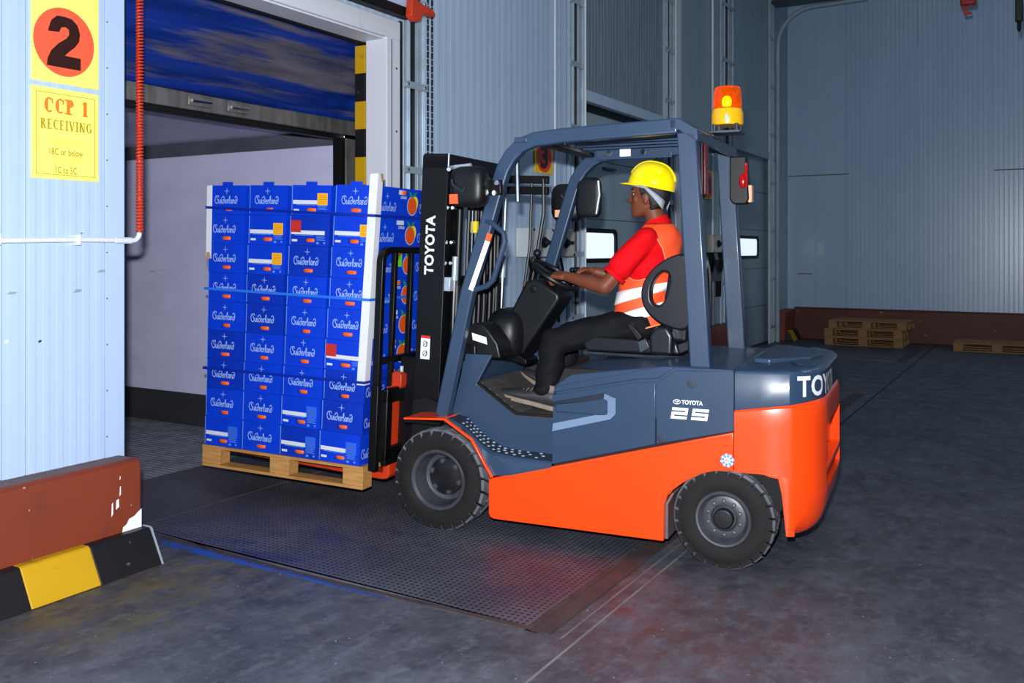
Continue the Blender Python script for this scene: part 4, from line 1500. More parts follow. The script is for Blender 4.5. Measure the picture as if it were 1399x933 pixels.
MB().sphere((-1.43, -.03, 2.365), .026, 12, 8, (1, 1, 1.2)).build('beacon_bulb', M['bulb'], be)
MB().lathe([(.03, 2.318), (.045, 2.35), (.03, 2.42), (.01, 2.43)], 16, (-1.445, -.075, 0)).build('beacon_reflector', M['chrome'], be)

# --- mast (its own tilt)
TILT = rad(-2.6)
PIV = Vector((.2, 0, .3))
mast = MB()
for s in (1, -1):
    # outer channel section
    mast.prism([(-.045, .38 * s), (.125, .38 * s), (.125, .30 * s), (.10, .30 * s), (.10, .355 * s), (-.02, .355 * s), (-.02, .30 * s), (-.045, .30 * s)], -.2, 1.80, 'z')
mo = mast.build('mast', M['black'], fk, .004)
mo.location = PIV
mo.rotation_euler = (0, TILT, 0)


def K(mb, name, m, bevel=.004, **k):
    return mb.build(name, M[m], mo, bevel, **k)


for s in (1, -1):
    K(MB().prism([(-.03, .295 * s), (.105, .295 * s), (.105, .23 * s), (.085, .23 * s), (.085, .27 * s), (-.01, .27 * s), (-.01, .23 * s), (-.03, .23 * s)], -.15, 1.78, 'z'), 'inner_rail', 'black')
    K(MB().tube([(-.075, .27 * s, -.1), (-.075, .27 * s, 1.05)], .035, 14), 'lift_cylinder', 'black_plastic', 0)
    K(MB().tube([(-.075, .27 * s, 1.05), (-.075, .27 * s, 1.72)], .022, 12), 'cylinder_rod', 'black', 0)
    K(MB().tube([(-.09, .33 * s, .62), (-.09, .33 * s, 1.12)], .010, 8), 'feed_pipe', 'chrome', 0)
    K(MB().tube([(-.09, .33 * s, 1.08), (-.09, .33 * s, 1.22)], .019, 10), 'pipe_fitting', 'steel', .002)
K(MB().box(-.04, .12, -.38, .38, 1.72, 1.81), 'top_crossbeam', 'black', .006)
K(MB().box(-.06, .0, -.36, .36, 1.02, 1.10), 'crossbeam', 'black', .006)
K(MB().box(-.05, .06, -.36, .36, .28, .42), 'crossbeam', 'black', .006)
K(MB().box(-.048, -.044, .375, .382, 1.72, 1.81), 'beam_mark', 'white', 0)
for z in (1.18, 1.30, 1.50):
    K(MB().lathe([(.012, .300), (.012, .338)], 8, (-.06, 0, z), 'y'), 'mast_bolt', 'chrome', .002)
K(MB().box(-.09, -.05, .31, .385, 1.02, 1.10), 'hose_clamp', 'steel', .003)
hmats = ['black', 'steel', 'black', 'black_plastic', 'steel_dark', 'black']
for k, (y, r, m, z0, z1) in enumerate(((.17, .012, 'black', .1, 1.7), (.13, .005, 'steel_dark', .5, 1.65), (.09, .014, 'black_plastic', .1, 1.7), (.05, .008, 'black', .2, 1.7), (.01, .012, 'black', .1, 1.72), (-.04, .012, 'black', .1, 1.7), (-.09, .006, 'steel_dark', .3, 1.7), (-.14, .013, 'black', .1, 1.7), (-.18, .009, 'black', .2, 1.7), (-.34, .006, 'steel', .4, 1.75))):
    K(MB().tube([(-.085, y, z0), (-.09 - .01 * (k % 3), y + .01, (z0 + z1) / 2), (-.085, y, z1)], r, 8), 'hose', m, 0)
for y in (.11, -.11):
    c = MB()
    for k in range(46):
        c.box(.02, .05, y - .012, y + .012, -.05 + k * .038, -.05 + k * .038 + .028)
    K(c, 'lift_chain', 'steel_dark', 0, smooth=False)
K(MB().box(-.12, -.08, .105, .135, 1.36, 1.43), 'yellow_tag', 'yellow_tag', .003)
K(MB().box(-.105, -.085, .05, .075, 1.10, 1.22), 'orange_tag', 'orange_sticker', .003)
for z in (1.69, 1.62):
    K(MB().box(-.36, -.05, -.40, -.36, z, z + .05), 'hose_guard_bar', 'black', .004)
MB().tube([(-.33, -.37, 1.72), (-.34, -.37, 1.5), (-.30, -.37, 1.2), (-.22, -.37, .7)], .012, 8).build('hose', M['black'], mo)
MB().tube([(-.25, -.37, 1.72), (-.255, -.37, 1.3), (-.2, -.36, .7)], .010, 8).build('hose', M['black'], mo)
K(MB().prism([(-.05, .12), (-.12, .16), (-.14, .3), (-.10, .36), (.02, .40), (.12, .38), (.12, .05)], .382, .40), 'mast_bracket', 'black_plastic', .005)
me = text_mesh('TOYOTA', .345, .062, .035, 0, 0, 1.05)
frame(obj('lettering', me, M['letter_white'], mo), (.055, .3815, 1.28), (0, 0, 1), (1, 0, 0))
lb = frame(MB().box(-.03, .03, -.068, .068, 0, .001).build('warning_label', M['white'], mo, smooth=False), (.058, .3805, .685), (-1, 0, 0), (0, 0, 1))
MB().box(-.03, .03, .052, .068, 0, .0014).build('label_header', M['red_ink'], lb, smooth=False)
pg = MB()
for cy in (.02, -.035):
    annulus(pg, 0, cy, .016, .018, .004, 14, lambda u, v: (u, v, .0018))
    pg.ribbon([(-.012, cy - .012), (.0, cy + .004), (.012, cy + .012), (.004, cy - .016)], .004, lambda u, v: (u, v, .0018))
pg.build('pictogram', M['black'], lb, smooth=False, fix=False)

# carriage, load backrest and forks
K(MB().box(.25, .285, -.46, .46, .345, .43), 'carriage_bar', 'black', .006)
K(MB().box(.25, .285, -.46, .46, -.02, .08), 'carriage_bar', 'black', .006)
for s in (1, -1):
    K(MB().box(.12, .285, .25 * s - .02, .25 * s + .02, -.05, .6), 'carriage_plate', 'black', .004)
    K(MB().box(.25, .30, .43 * s - .03, .43 * s + .03, .0, .42), 'carriage_end', 'black', .006)
bk = MB()


def sweep(mb, path, wx, wy):
    """rectangular bar (wx in x, wy in the plane) along a path in the yz plane"""
    pts = offset_path(path, wy)
    return mb.prism(pts, .320 - wx / 2, .320 + wx / 2, 'x')


R0 = .075
pth = [(.475, .0)] + [(.475, 1.165)] + arc(.475 - R0, 1.165, R0, 0, PI / 2, 6)[1:] + [(-.475 + R0, 1.24)] + arc(-.475 + R0, 1.165, R0, PI / 2, PI, 6)[1:] + [(-.475, 0)]
K(sweep(bk, pth, .045, .035), 'load_backrest', 'black', .004)
for y in (.33, .14, -.14, -.33):
    K(MB().box(.303, .333, y - .015, y + .015, .42, 1.225), 'backrest_bar', 'black', .003)
K(MB().box(.298, .338, -.475, .475, .575, .605), 'backrest_rail', 'black', .003)
K(MB().box(.293, .343, -.5, -.46, -.05, .45), 'backrest_foot', 'black', .004)
K(MB().box(.293, .343, .46, .5, -.05, .45), 'backrest_foot', 'black', .004)
for s in (1, -1):
    y = .28 * s
    f_ = F(MB().prism([(0, .43), (0, -.105), (.012, -.125), (.05, -.135), (1.12, -.125), (1.12, -.118), (.045, -.095), (.04, .43)], y - .065, y + .065), 'fork', 'orange_fork', mo, .004)
    f_.location = (.29, 0, .0)
    MB().prism([(-.05, .43), (-.05, .50), (-.01, .52), (.03, .50), (.04, .43), (.04, .36), (.0, .36)], y - .05, y + .05).build('fork_hook', M['orange_fork'], f_, .006)
    MB().tube([(-.02, y, .49), (-.02, y, .545)], .012, 8).build('lock_pin', M['steel'], f_)
    MB().tube([(-.055, y - .06, .50), (-.06, y - .08, .40), (-.05, y - .08, .30)], .010, 6).build('lock_handle', M['hose'], f_)

# --- cockpit
F(MB().prism([(-.03, .945), (-.062, 1.12), (-.085, 1.138), (-.15, 1.135), (-.19, 1.10), (-.245, 1.03), (-.265, .945)], .22, .40), 'side_pod', 'black_plastic', bevel=.012, seg=3)
o = F(MB().prism([(-.086, 1.085), (-.092, 1.045), (-.182, 1.022), (-.176, 1.062)], .4005, .402), 'sticker', 'white', bevel=0)
F(shell(MB(), -.16, 0, 1.05, .13, .20, .16, e=.7), 'dash_cowl', 'black_plastic', bevel=0)
F(MB().box(-.12, -.03, -.42, .42, .93, 1.02), 'dash_base', 'black', bevel=.01)
F(MB().prism([(-.10, 1.02), (-.29, 1.37), (-.36, 1.385), (-.50, 1.30), (-.50, 1.26), (-.27, .94), (-.18, .92)], -.11, .11), 'steering_column', 'black_plastic', bevel=.018, seg=3)
F(MB().lathe([(.022, .111), (.022, .116), (.014, .118)], 14, (-.34, 0, 1.325), 'y'), 'column_knob', 'black', bevel=.002)
F(MB().prism([(-.16, .93), (-.20, .90), (-.30, .88), (-.30, .91), (-.2, .96)], -.06, .12), 'pedal', 'black', bevel=.006)
WC = Vector((-.440, .02, 1.405))
wt = rad(-32)
sw = MB()
pw = []
for k in range(37):
    a = 2 * PI * k / 36
    pw.append((.150 * math.cos(a), .150 * math.sin(a), 0))
sw.tube(pw, .0145, 10)
swo = F(sw, 'steering_wheel', 'black_plastic', bevel=0)
swo.location = WC
swo.rotation_euler = (0, wt, 0)
MB().lathe([(.05, -.05), (.055, -.02), (.045, .0), (.02, .008)], 20).build('wheel_hub', M['black_plastic'], swo)
for a in (0, 2.2, 4.1):
    MB().tube([(.03 * math.cos(a), .03 * math.sin(a), -.01), (.145 * math.cos(a), .145 * math.sin(a), -.004)], .011, 8).build('wheel_spoke', M['black_plastic'], swo)
MB().tube([(.14, .07, .0), (.14, .07, .05)], .012, 8).sphere((.14, .07, .065), .024, 12, 8).build('spinner_knob', M['black_plastic'], swo)
for k in range(3):
    y = -.20 - k * .05
    F(MB().tube([(-.33, y, 1.15), (-.42, y, 1.33), (-.46, y, 1.42)], .008, 8).sphere((-.465, y, 1.43), .018, 10, 6), 'control_lever', 'black', bevel=0)

# --- seat
F(MB().prism([(-.70, 1.01), (-.695, 1.04), (-.72, 1.068), (-.78, 1.078), (-1.22, 1.06), (-1.24, .995), (-.72, .99)], -.235, .245), 'seat_cushion', 'seat_vinyl', bevel=.02, seg=4)
F(MB().box(-1.25, -.72, -.24, .25, .972, .992), 'seat_rail', 'black', bevel=.004)
MB().tube([(-.70, .255, .985), (-1.1, .255, .98), (-1.18, .25, .99)], .009, 6).build('adjust_bar', M['steel_dark'], fk)
F(MB().prism([(-1.13, 1.06), (-1.145, 1.3), (-1.18, 1.50), (-1.21, 1.53), (-1.27, 1.53), (-1.29, 1.48), (-1.27, 1.06)], -.22, .22), 'seat_back', 'seat_vinyl', bevel=.03, seg=4)
wo = [(-1.275, 1.540), (-1.183, 1.519), (-1.095, 1.46), (-1.045, 1.395), (-1.024, 1.33), (-1.030, 1.27), (-1.059, 1.215), (-1.123, 1.160), (-1.19, 1.135), (-1.275, 1.12), (-1.30, 1.2), (-1.30, 1.42)]
wi = [(-1.178, 1.428), (-1.163, 1.437), (-1.138, 1.435), (-1.110, 1.41), (-1.083, 1.36), (-1.078, 1.30), (-1.088, 1.27), (-1.111, 1.253), (-1.140, 1.262), (-1.160, 1.29), (-1.178, 1.345), (-1.188, 1.40)]


def smooth_loop(p, k=2):
    for _ in range(k):
        q = []
        for a, b in zip(p, p[1:] + p[:1]):
            q += [(a[0] * .75 + b[0] * .25, a[1] * .75 + b[1] * .25), (a[0] * .25 + b[0] * .75, a[1] * .25 + b[1] * .75)]
        p = q
    return p


for s in (1, -1):
    F(MB().ringplate(smooth_loop(wo), smooth_loop(wi), .19 * s, .255 * s), 'seat_wing', 'seat_vinyl', bevel=.012, seg=3)
    F(MB().prism([(-1.085, .995), (-1.085, 1.10), (-1.125, 1.15), (-1.185, 1.148), (-1.215, 1.10), (-1.21, .995)], .22 * s, .30 * s), 'hip_bolster', 'seat_vinyl', bevel=.02, seg=4)
F(MB().prism([(-.955, 1.150), (-.985, 1.160), (-1.045, 1.085), (-1.02, 1.062)], .262, .285), 'belt_buckle', 'black_plastic', bevel=.006)
F(MB().box(-1.30, -1.275, .19, .22, 1.0, 1.30), 'belt_reel', 'black_plastic', bevel=.006)
F(MB().prism([(-1.015, 1.06), (-1.06, 1.08), (-1.085, 1.03), (-1.03, 1.0)], .255, .28), 'belt_anchor', 'steel_dark', bevel=.004)

# --- marks on the body
tm_ = text_mesh('TOYOTA', .105, .022, .03)
frame(obj('lettering', tm_, M['letter_white'], fk), (-1.378, .5628, .8005), (-1, 0, 0), (0, .0, 1))
em = MB()
annulus(em, 0, 0, .019, .0125, .003, 24)
annulus(em, 0, .002, .006, .0115, .0022, 18)
annulus(em, 0, .006, .0135, .0055, .0022, 20)
frame(em.build('emblem', M['letter_white'], fk, smooth=False, fix=False), (-1.302, .5628, .8005), (-1, 0, 0), (0, 0, 1))


def wide_digit(pts, t, sh=.18):
    mb = MB()
    for (a, b), (c, d) in zip(pts, pts[1:]):
        x0, x1 = min(a, c) - t / 2, max(a, c) + t / 2
        y0, y1 = min(b, d) - t / 2, max(b, d) + t / 2
        mb.add([(x0 + y0 * sh, y0, 0), (x1 + y0 * sh, y0, 0), (x1 + y1 * sh, y1, 0), (x0 + y1 * sh, y1, 0)], [(0, 1, 2, 3)])
    return mb


W_, H_ = .066, .021
for ox, pts in ((-.051, [(-1, 1), (1, 1), (1, 0), (-1, 0), (-1, -1), (1, -1)]), (.051, [(1, 1), (-1, 1), (-1, 0), (1, 0), (1, -1), (-1, -1)])):
    dg_ = wide_digit([(ox + x * W_ / 2, y * H_) for x, y in pts], .0142).stagger()
    frame(dg_.build('numeral', M['letter_white'], fk, smooth=False, fix=False), (-1.366, .5628, .744), (-1, 0, 0), (0, 0, 1))
# round snowflake sticker
sf = MB()
star = []
for k in range(32):
    r_ = .034 if k % 2 == 0 else .029
    star.append((r_ * math.cos(2 * PI * k / 32), r_ * math.sin(2 * PI * k / 32), 0))
sf.add(star, [tuple(range(32))])
sfo = frame(sf.build('snowflake_sticker', M['sticker_iss'], fk, smooth=False, fix=False), (-1.552, .5727, .535), (-1, 0, 0), (0, 0, 1))
s2 = MB()
disc(s2, 0, 0, .015, .015, 20, lambda u, v: (u, v, .0006))
for k in range(8):
    a = 2 * PI * k / 8 + .2
    s2.ribbon([(.014 * math.cos(a), .014 * math.sin(a)), (.032 * math.cos(a), .032 * math.sin(a))], .004, lambda u, v: (u, v, .0006))
    for da in (.22, -.22):
        s2.ribbon([(.021 * math.cos(a), .021 * math.sin(a)), (.027 * math.cos(a + da), .027 * math.sin(a + da))], .003, lambda u, v: (u, v, .0006))
s2.build('snowflake', M['white'], sfo, smooth=False, fix=False)
o = obj('lettering', text_mesh('ISS', .024, .011, .03), M['red_ink'], sfo)
o.location.z = .0012


# ------------------------------------------------------------------ pallets
def make_pallet(name, L, Wd, m, label, cat='pallet', Hb=.10):
    """length along x, width along y, origin at bottom centre; blocks, stringers and boards are parts"""
    t = thing(name, label, cat)
    mt = M[m]
    bt = .018
    blk = MB().box(-.07, .07, -.05, .05, 0, .08).mesh('block', smooth=False)
    for x in (-L / 2 + .07, 0, L / 2 - .07):
        for y in (-Wd / 2 + .05, 0, Wd / 2 - .05):
            obj('block', blk, mt, t, .003).location = (x, y, bt)
    brd = MB().box(-L / 2, L / 2, -.05, .05, 0, bt).mesh('bottom_board', smooth=False)
    for y in (-Wd / 2 + .05, 0, Wd / 2 - .05):
        obj('bottom_board', brd, mt, t, .002).location = (0, y, 0)
    stg = MB().box(-.07, .07, -Wd / 2, Wd / 2, 0, bt).mesh('stringer', smooth=False)
    sl = MB().box(-L / 2, L / 2, -.055, .055, 0, bt).mesh('deck_board', smooth=False)
    for x in (-L / 2 + .07, 0, L / 2 - .07):
        obj('stringer', stg, mt, t, .002).location = (x, 0, bt + .08)
    n = 5 if Wd < .9 else 6
    for k in range(n):
        y = -Wd / 2 + .055 + (Wd - .11) * k / (n - 1)
        obj('deck_board', sl, mt, t, .002).location = (0, y, bt * 2 + .08)
    return t


LX, LY = 1.185, .015       # load centre in forklift coordinates
PZ = .152
ptilt = rad(1.5)


def fk_world(p):
    c, s = math.cos(FH), math.sin(FH)
    return Vector((F0.x + p[0] * c - p[1] * s, F0.y + p[0] * s + p[1] * c, p[2]))


pal = make_pallet('loaded_pallet', 1.21, .97, 'wood', 'pale wooden pallet on the forks under the blue cartons')
pal.matrix_world = Matrix.Translation(fk_world((LX, LY, PZ + .012))) @ Matrix.Rotation(FH, 4, 'Z') @ Matrix.Rotation(-ptilt, 4, 'Y')


# ------------------------------------------------------------------ cartons
BL, BD, BH = .286, .475, .1832
CURS = {
    'S': (1.35, [[(1.25, 1.55), (1.15, 1.95), (.75, 2.0), (.5, 1.65), (.7, 1.2), (1.05, .8), (1.05, .25), (.7, -.05), (.35, .15)], [(.45, 2.0), (.0, 1.7), (-.2, 1.0), (0, .3), (.4, 0)]]),
    'u': (.9, [[(0, 1), (0, .25), (.2, 0), (.5, .2), (.65, 1), (.65, .2), (.9, 0)]]),
    'i': (.45, [[(.05, 1), (.05, .2), (.3, 0)], [(.05, 1.35), (.12, 1.45)]]),
    'd': (.95, [[(.6, .85), (.25, 1), (0, .55), (.15, .05), (.45, .05), (.7, .6), (.75, 1.3), (.45, 1.85), (.0, 1.75), (-.05, 1.45)]]),
    'e': (.8, [[(.05, .45), (.5, .6), (.42, .98), (.12, .9), (.02, .4), (.25, 0), (.7, .2)]]),
    'r': (.7, [[(.05, 1), (.1, 0), (.15, .6), (.4, 1), (.6, .85)]]),
    'l': (.55, [[(0, .2), (.35, 1.4), (.3, 1.95), (.1, 1.7), (.1, .2), (.4, 0)]]),
    'a': (.9, [[(.6, .85), (.25, 1), (0, .55), (.15, .05), (.45, .15), (.62, .95), (.62, .2), (.85, 0)]]),
    'n': (.9, [[(.05, 1), (.05, 0), (.1, .65), (.4, 1), (.6, .7), (.6, .15), (.85, 0)]]),
}


def script_word(word, wd, ht):
    strokes = []
    x = 0
    for c in word:
        adv, st_ = CURS[c]
        strokes += [[(x + px_, py_) for px_, py_ in s] for s in st_]
        x += adv + .02
    xs = [p[0] for s in strokes for p in s]
    ys = [p[1] for s in strokes for p in s]
    kx = wd / (max(xs) - min(xs))
    ky = ht / (max(ys) - min(ys))
    cx, cy = (max(xs) + min(xs)) / 2, (max(ys) + min(ys)) / 2
    mb = MB()
    for s in strokes:
        mb.ribbon([((a - cx) * kx, (b - cy) * ky) for a, b in s], .0043)
    return mb.stagger(2e-5).mesh('script_lettering', smooth=False, fix=False)


def carton_mesh(tabs):
    """carton with a slot in its +y end (hand hole) and a slightly smaller lid line"""
    mb = MB()
    x, y, h = BL / 2, BD / 2, BH - .0015
    mb.add([(-x, -y, 0), (x, -y, 0), (x, y, 0), (-x, y, 0), (-x, -y, h), (x, -y, h), (x, y, h), (-x, y, h)],
           [(0, 3, 2, 1), (4, 5, 6, 7), (0, 1, 5, 4), (1, 2, 6, 5), (3, 0, 4, 7)])
    # +y face with a slot
    hw, z0, z1 = .036, .022, .044
    o = [(-x, y, 0), (x, y, 0), (x, y, h), (-x, y, h)]
    i = [(-hw, y, z0), (hw, y, z0), (hw, y, z1), (-hw, y, z1)]
    d = [(a, y - .05, c) for a, _, c in i]
    mb.add(o + i + d, [(0, 1, 5, 4), (1, 2, 6, 5), (2, 3, 7, 6), (3, 0, 4, 7), (4, 5, 9, 8), (5, 6, 10, 9), (6, 7, 11, 10), (7, 4, 8, 11), (8, 9, 10, 11)])
    if tabs:
        mb.box(-.038, .042, y - .004, y, h - .001, h + .022)
    return mb.mesh('fruit_carton', smooth=False)


cm = [carton_mesh(False), carton_mesh(False)]
cm[0].materials.append(M['carton'])
cm[1].materials.append(M['carton2'])
cmt = carton_mesh(True)
cmt.materials.append(M['carton'])
PX = BD / 2 + .0012


def flat(mb_or_me, m):
    me = mb_or_me if not isinstance(mb_or_me, MB) else mb_or_me.mesh('print', smooth=False, fix=False)
    me.materials.clear()
    me.materials.append(M[m])
    return me


def rect2(x0, x1, y0, y1):
    return MB().add([(x0, y0, 0), (x1, y0, 0), (x1, y1, 0), (x0, y1, 0)], [(0, 1, 2, 3)])


P_script = flat(script_word('Suiderland', .178, .050), 'carton_print')
st4 = MB().add([(-.024, 0, 0), (0, -.0026, 0), (.024, 0, 0), (0, .0026, 0)], [(0, 1, 2, 3)]).add([(0, -.024, 0), (.0026, 0, 0), (0, .024, 0), (-.0026, 0, 0)], [(0, 1, 2, 3)])
P_star = flat(st4, 'carton_print')
P_band = flat(rect2(-.122, .122, -.012, .012), 'carton_white')
P_small = flat(rect2(-.02, .02, -.0065, .0065), 'carton_white')
mb = MB()
for k, (q0, q1) in enumerate(((-.03, .028), (-.036, .034), (-.026, .024), (-.034, .036))):
    mb.add([(q0, -k * .0075, 0), (q1, -k * .0075, 0), (q1, -k * .0075 - .0026, 0), (q0, -k * .0075 - .0026, 0)], [(0, 1, 2, 3)])
for q0, q1 in ((-.19, -.09), (-.085, -.05)):
    mb.add([(q0, .004, 0), (q1, .003, 0), (q1, 0, 0), (q0, .001, 0)], [(0, 1, 2, 3)])
mb.add([(-.03, -.036, 0), (-.012, -.036, 0), (-.012, -.048, 0), (-.03, -.048, 0)], [(0, 1, 2, 3)])
mb.add([(.018, -.036, 0), (.036, -.036, 0), (.027, -.05, 0)], [(0, 1, 2)])
P_fine = flat(mb, 'carton_pale')
P_stk = {}
for c in ('yellow', 'red', 'blue'):
    P_stk[c] = flat(rect2(-.0375, .0375, -.036, .036), 'sticker_' + c)
mb = MB()
for k in range(5):
    mb.add([(-.03, .024 - k * .012, 0), (.03, .024 - k * .012, 0), (.03, .022 - k * .012, 0), (-.03, .022 - k * .012, 0)], [(0, 1, 2, 3)])
P_ink = flat(mb, 'sticker_ink')
P_fruit = MB().sphere((0, 0, 0), .034, 12, 8, (1.15, .5, .55)).mesh('fruit')
P_fruit.materials.append(M['fruit'])
# rear face print
mb = MB()
disc(mb, 0, 0, .062, .060, 26)
P_halo = flat(mb, 'carton_print')
mb = MB()
disc(mb, 0, 0, .054, .054, 26)
P_or = flat(mb, 'print_orange')
mb = MB()
disc(mb, 0, 0, .036, .042, 22)
P_ye = flat(mb, 'print_yellow')
mb = MB().add([(0, 0, 0), (.03, .01, 0), (.055, .04, 0), (.02, .03, 0)], [(0, 1, 2, 3)]).add([(0, 0, 0), (-.012, .03, 0), (-.045, .04, 0), (-.03, .008, 0)], [(0, 1, 2, 3)])
P_leaf = flat(mb, 'print_green')
P_citrus = flat(text_mesh('CITRUS', .07, .017, .03), 'carton_white')
P_rhole = flat(rect2(-.042, .042, -.013, .013), 'carton_white')
P_rfruit = MB().sphere((0, 0, 0), .03, 10, 6, (1, .35, .4)).mesh('fruit')
P_rfruit.materials.append(M['fruit'])
P_rscript = flat(script_word('Suiderland', .195, .056), 'carton_print')
edge_me = MB().box(BL / 2 - .004, BL / 2 + .0008, BD / 2 - .012, BD / 2 + .0008, .004, BH - .006).mesh('carton_edge', smooth=False)
edge_me.materials.append(M['carton_edge'])

ORD = ['top', 'second', 'third', 'fourth', 'fifth', 'sixth', 'seventh', 'eighth', 'bottom']
CLN = ['leftmost', 'second', 'third', 'rightmost']
LAYOUT = {(0, 2): 'yellow', (1, 1): 'yellow', (1, 2): 'red', (1, 3): 'yellow', (2, 1): 'yellow', (5, 3): 'red', (7, 2): 'blue', (8, 0): 'blue', (8, 2): 'blue', (8, 3): 'blue'}


def near(o, u, v, y=PX):
    """place a flat print on the +y end: u to the picture's right (-x), v up"""
    return frame(o, (-u, y, v), (-1, 0, 0), (0, 0, 1))


def rearf(o, u, v, d=.0012):
    """on the -x side: u runs to -y"""
    return frame(o, (-BL / 2 - d, -u, v), (0, -1, 0), (0, 0, 1))


def carton(row, col, far=False):
    z = (8 - row) * BH
    tn = math.tan
    hgt = z + BH / 2
    xf = LX + .605 - .020 - .022 * hgt
    xr = LX - .605 + .030 - .076 * hgt + .0
    step = (xf - xr - BL) / 3
    x = xf - BL / 2 - step * col + R.uniform(-.003, .003)
    y = (LY + .242 if not far else LY - .242) + R.uniform(-.003, .003)
    wz = PZ + .137 + z + .026 * (x - LX) + .012
    c = bpy.data.objects.new('fruit_carton', cmt if (row == 0 and not far) else cm[(row * 5 + col * 3) % 7 in (2, 4) and 1 or 0])
    COL.objects.link(c)
    c.matrix_world = Matrix.Translation(fk_world((x, y, wz))) @ Matrix.Rotation(FH + R.uniform(-.008, .008), 4, 'Z') @ Matrix.Rotation(-ptilt - .018 * col / 3, 4, 'Y')
    st = LAYOUT.get((row, col)) if not far else None
    place = f'{ORD[row]} layer, {CLN[col]} column of the pallet side'
    if far:
        tag(c, f'blue citrus carton behind the mast, {ORD[row]} layer, far side of the load', 'carton', 'citrus cartons on the pallet')
    elif st:
        tag(c, f'blue carton with white band and {st} sticker, {place}', 'carton', 'citrus cartons on the pallet')
    else:
        tag(c, f'blue carton with white script lettering, {place}', 'carton', 'citrus cartons on the pallet')
    if not far:
        f = obj('fruit', P_fruit, None, c)
        f.location = (R.uniform(-.008, .008), BD / 2 - .016, .033)
        obj('carton_edge', edge_me, None, c).scale = (-1, 1, 1) if False else (1, 1, 1)
        if st is None:
            near(obj('script_lettering', P_script, None, c), -.012 + R.uniform(-.006, .006), .092)
            near(obj('star_print', P_star, None, c), -.006, .146)
        else:
            near(obj('white_band', P_band, None, c), -.012, .079)
            near(obj('white_label', P_small, None, c), -.108, .030)
            near(obj('fine_print', P_fine, None, c), .082, .060)
            if st == 'red':
                k = near(obj('sticker', P_stk[st], None, c), -.10, .115, PX + .0008)
            else:
                k = near(obj('sticker', P_stk[st], None, c), .082, .098, PX + .0008)
            obj('ink_line', P_ink, None, k).location.z = .0006
    if col == 3:
        rearf(obj('script_lettering', P_rscript, None, c), -.125, .065)
        rearf(obj('star_print', P_star, None, c), -.125, .125)
        rearf(obj('rim_print', P_halo, None, c), .165, .078)
        rearf(obj('orange_print', P_or, None, c), .165, .078, .0020)
        rearf(obj('lemon_print', P_ye, None, c), .200, .098, .0016)
        rearf(obj('leaf_print', P_leaf, None, c), .165, .128, .0024)
        rearf(obj('small_lettering', P_citrus, None, c), .06, .125)
        h = rearf(obj('hand_hole', P_rhole, None, c), .045, .155)
        if (row % 3) != 1:
            rearf(obj('fruit', P_rfruit, None, h), 0, 0).matrix_basis = Matrix.Translation((.02, 0, 0)) @ Matrix.Rotation(PI / 2, 4, 'X') @ Matrix.Scale(1, 4)
        if row == 2 and not far:
            g = rearf(obj('lime_label', flat(rect2(-.04, .04, -.05, .05), 'lime'), None, c), .05, .12, .003)
            g.rotation_euler.x += .0
            o_ = obj('lettering', flat(text_mesh('NT', .05, .035, .04), 'black'), None, g)
            o_.location = (0, .01, .0008)
        if row == 4 and not far:
            rearf(obj('white_label', flat(rect2(-.06, .06, -.085, .085), 'carton_white'), None, c), -.165, .10, .003)
    return c


for row in range(9):
    for col in range(4):
        carton(row, col)
for row in range(9):
    carton(row, 3, True)

# corner boards and straps
def lx_f(z):
    return LX + .605 - .020 - .022 * z


def lx_r(z):
    return LX - .605 + .030 - .076 * z


Z0 = PZ + .142
yn, yf = LY + .4825, LY - .4825


def corner(label, xfun, sgn, za, zb, w1, w2):
    t = thing('corner_board', label, 'corner board', F0, FH)
    mb = MB()
    n = 10
    dz = .026 * sgn * .5
    for a in ((0, 1),):
        rs = []
        for k in range(n + 1):
            z = za + (zb - za) * k / n
            x = xfun(z) + sgn * .011
            zz_ = Z0 + z + dz
            o_ = [(x, yn + .007), (x - sgn * w1, yn + .007), (x - sgn * w1, yn + .003), (x - sgn * .004, yn + .003), (x - sgn * .004, yn - w2), (x, yn - w2)]
            rs.append([(p[0], p[1], zz_) for p in o_])
        mb.rings(rs)
    mb.build('board', M['board_white'], t, .001)
    zt = Z0 + zb + dz
    x = xfun(zb) + sgn * .011
    e = zt if sgn < 0 else zt
    MB().add([(x + sgn * .001, yn - w2, zt + .001), (x + sgn * .001, yn - w2 * .3, zt + .001), (x + sgn * .001, yn - w2 * .6, zt - .05), (x + sgn * .001, yn - w2, zt - .04)], [(0, 1, 2, 3)]).build('torn_edge', M['cardboard'], t, smooth=False)
    if sgn > 0:
        zq = Z0 + za + dz
        x = xfun(za) + sgn * .011
        MB().add([(x, yn + .0075, zq), (x - w1, yn + .0075, zq), (x - w1 * .8, yn + .0075, zq + .04), (x - w1 * .2, yn + .0075, zq + .045)], [(0, 1, 2, 3)]).build('torn_edge', M['cardboard'], t, smooth=False)
    return t


corner('short white corner board at the upper left edge of the carton stack', lx_f, 1, 1.19, 1.655, .042, .05)
corner('tall white corner board on the rear edge of the carton stack beside the backrest', lx_r, -1, .48, 1.715, .055, .05)


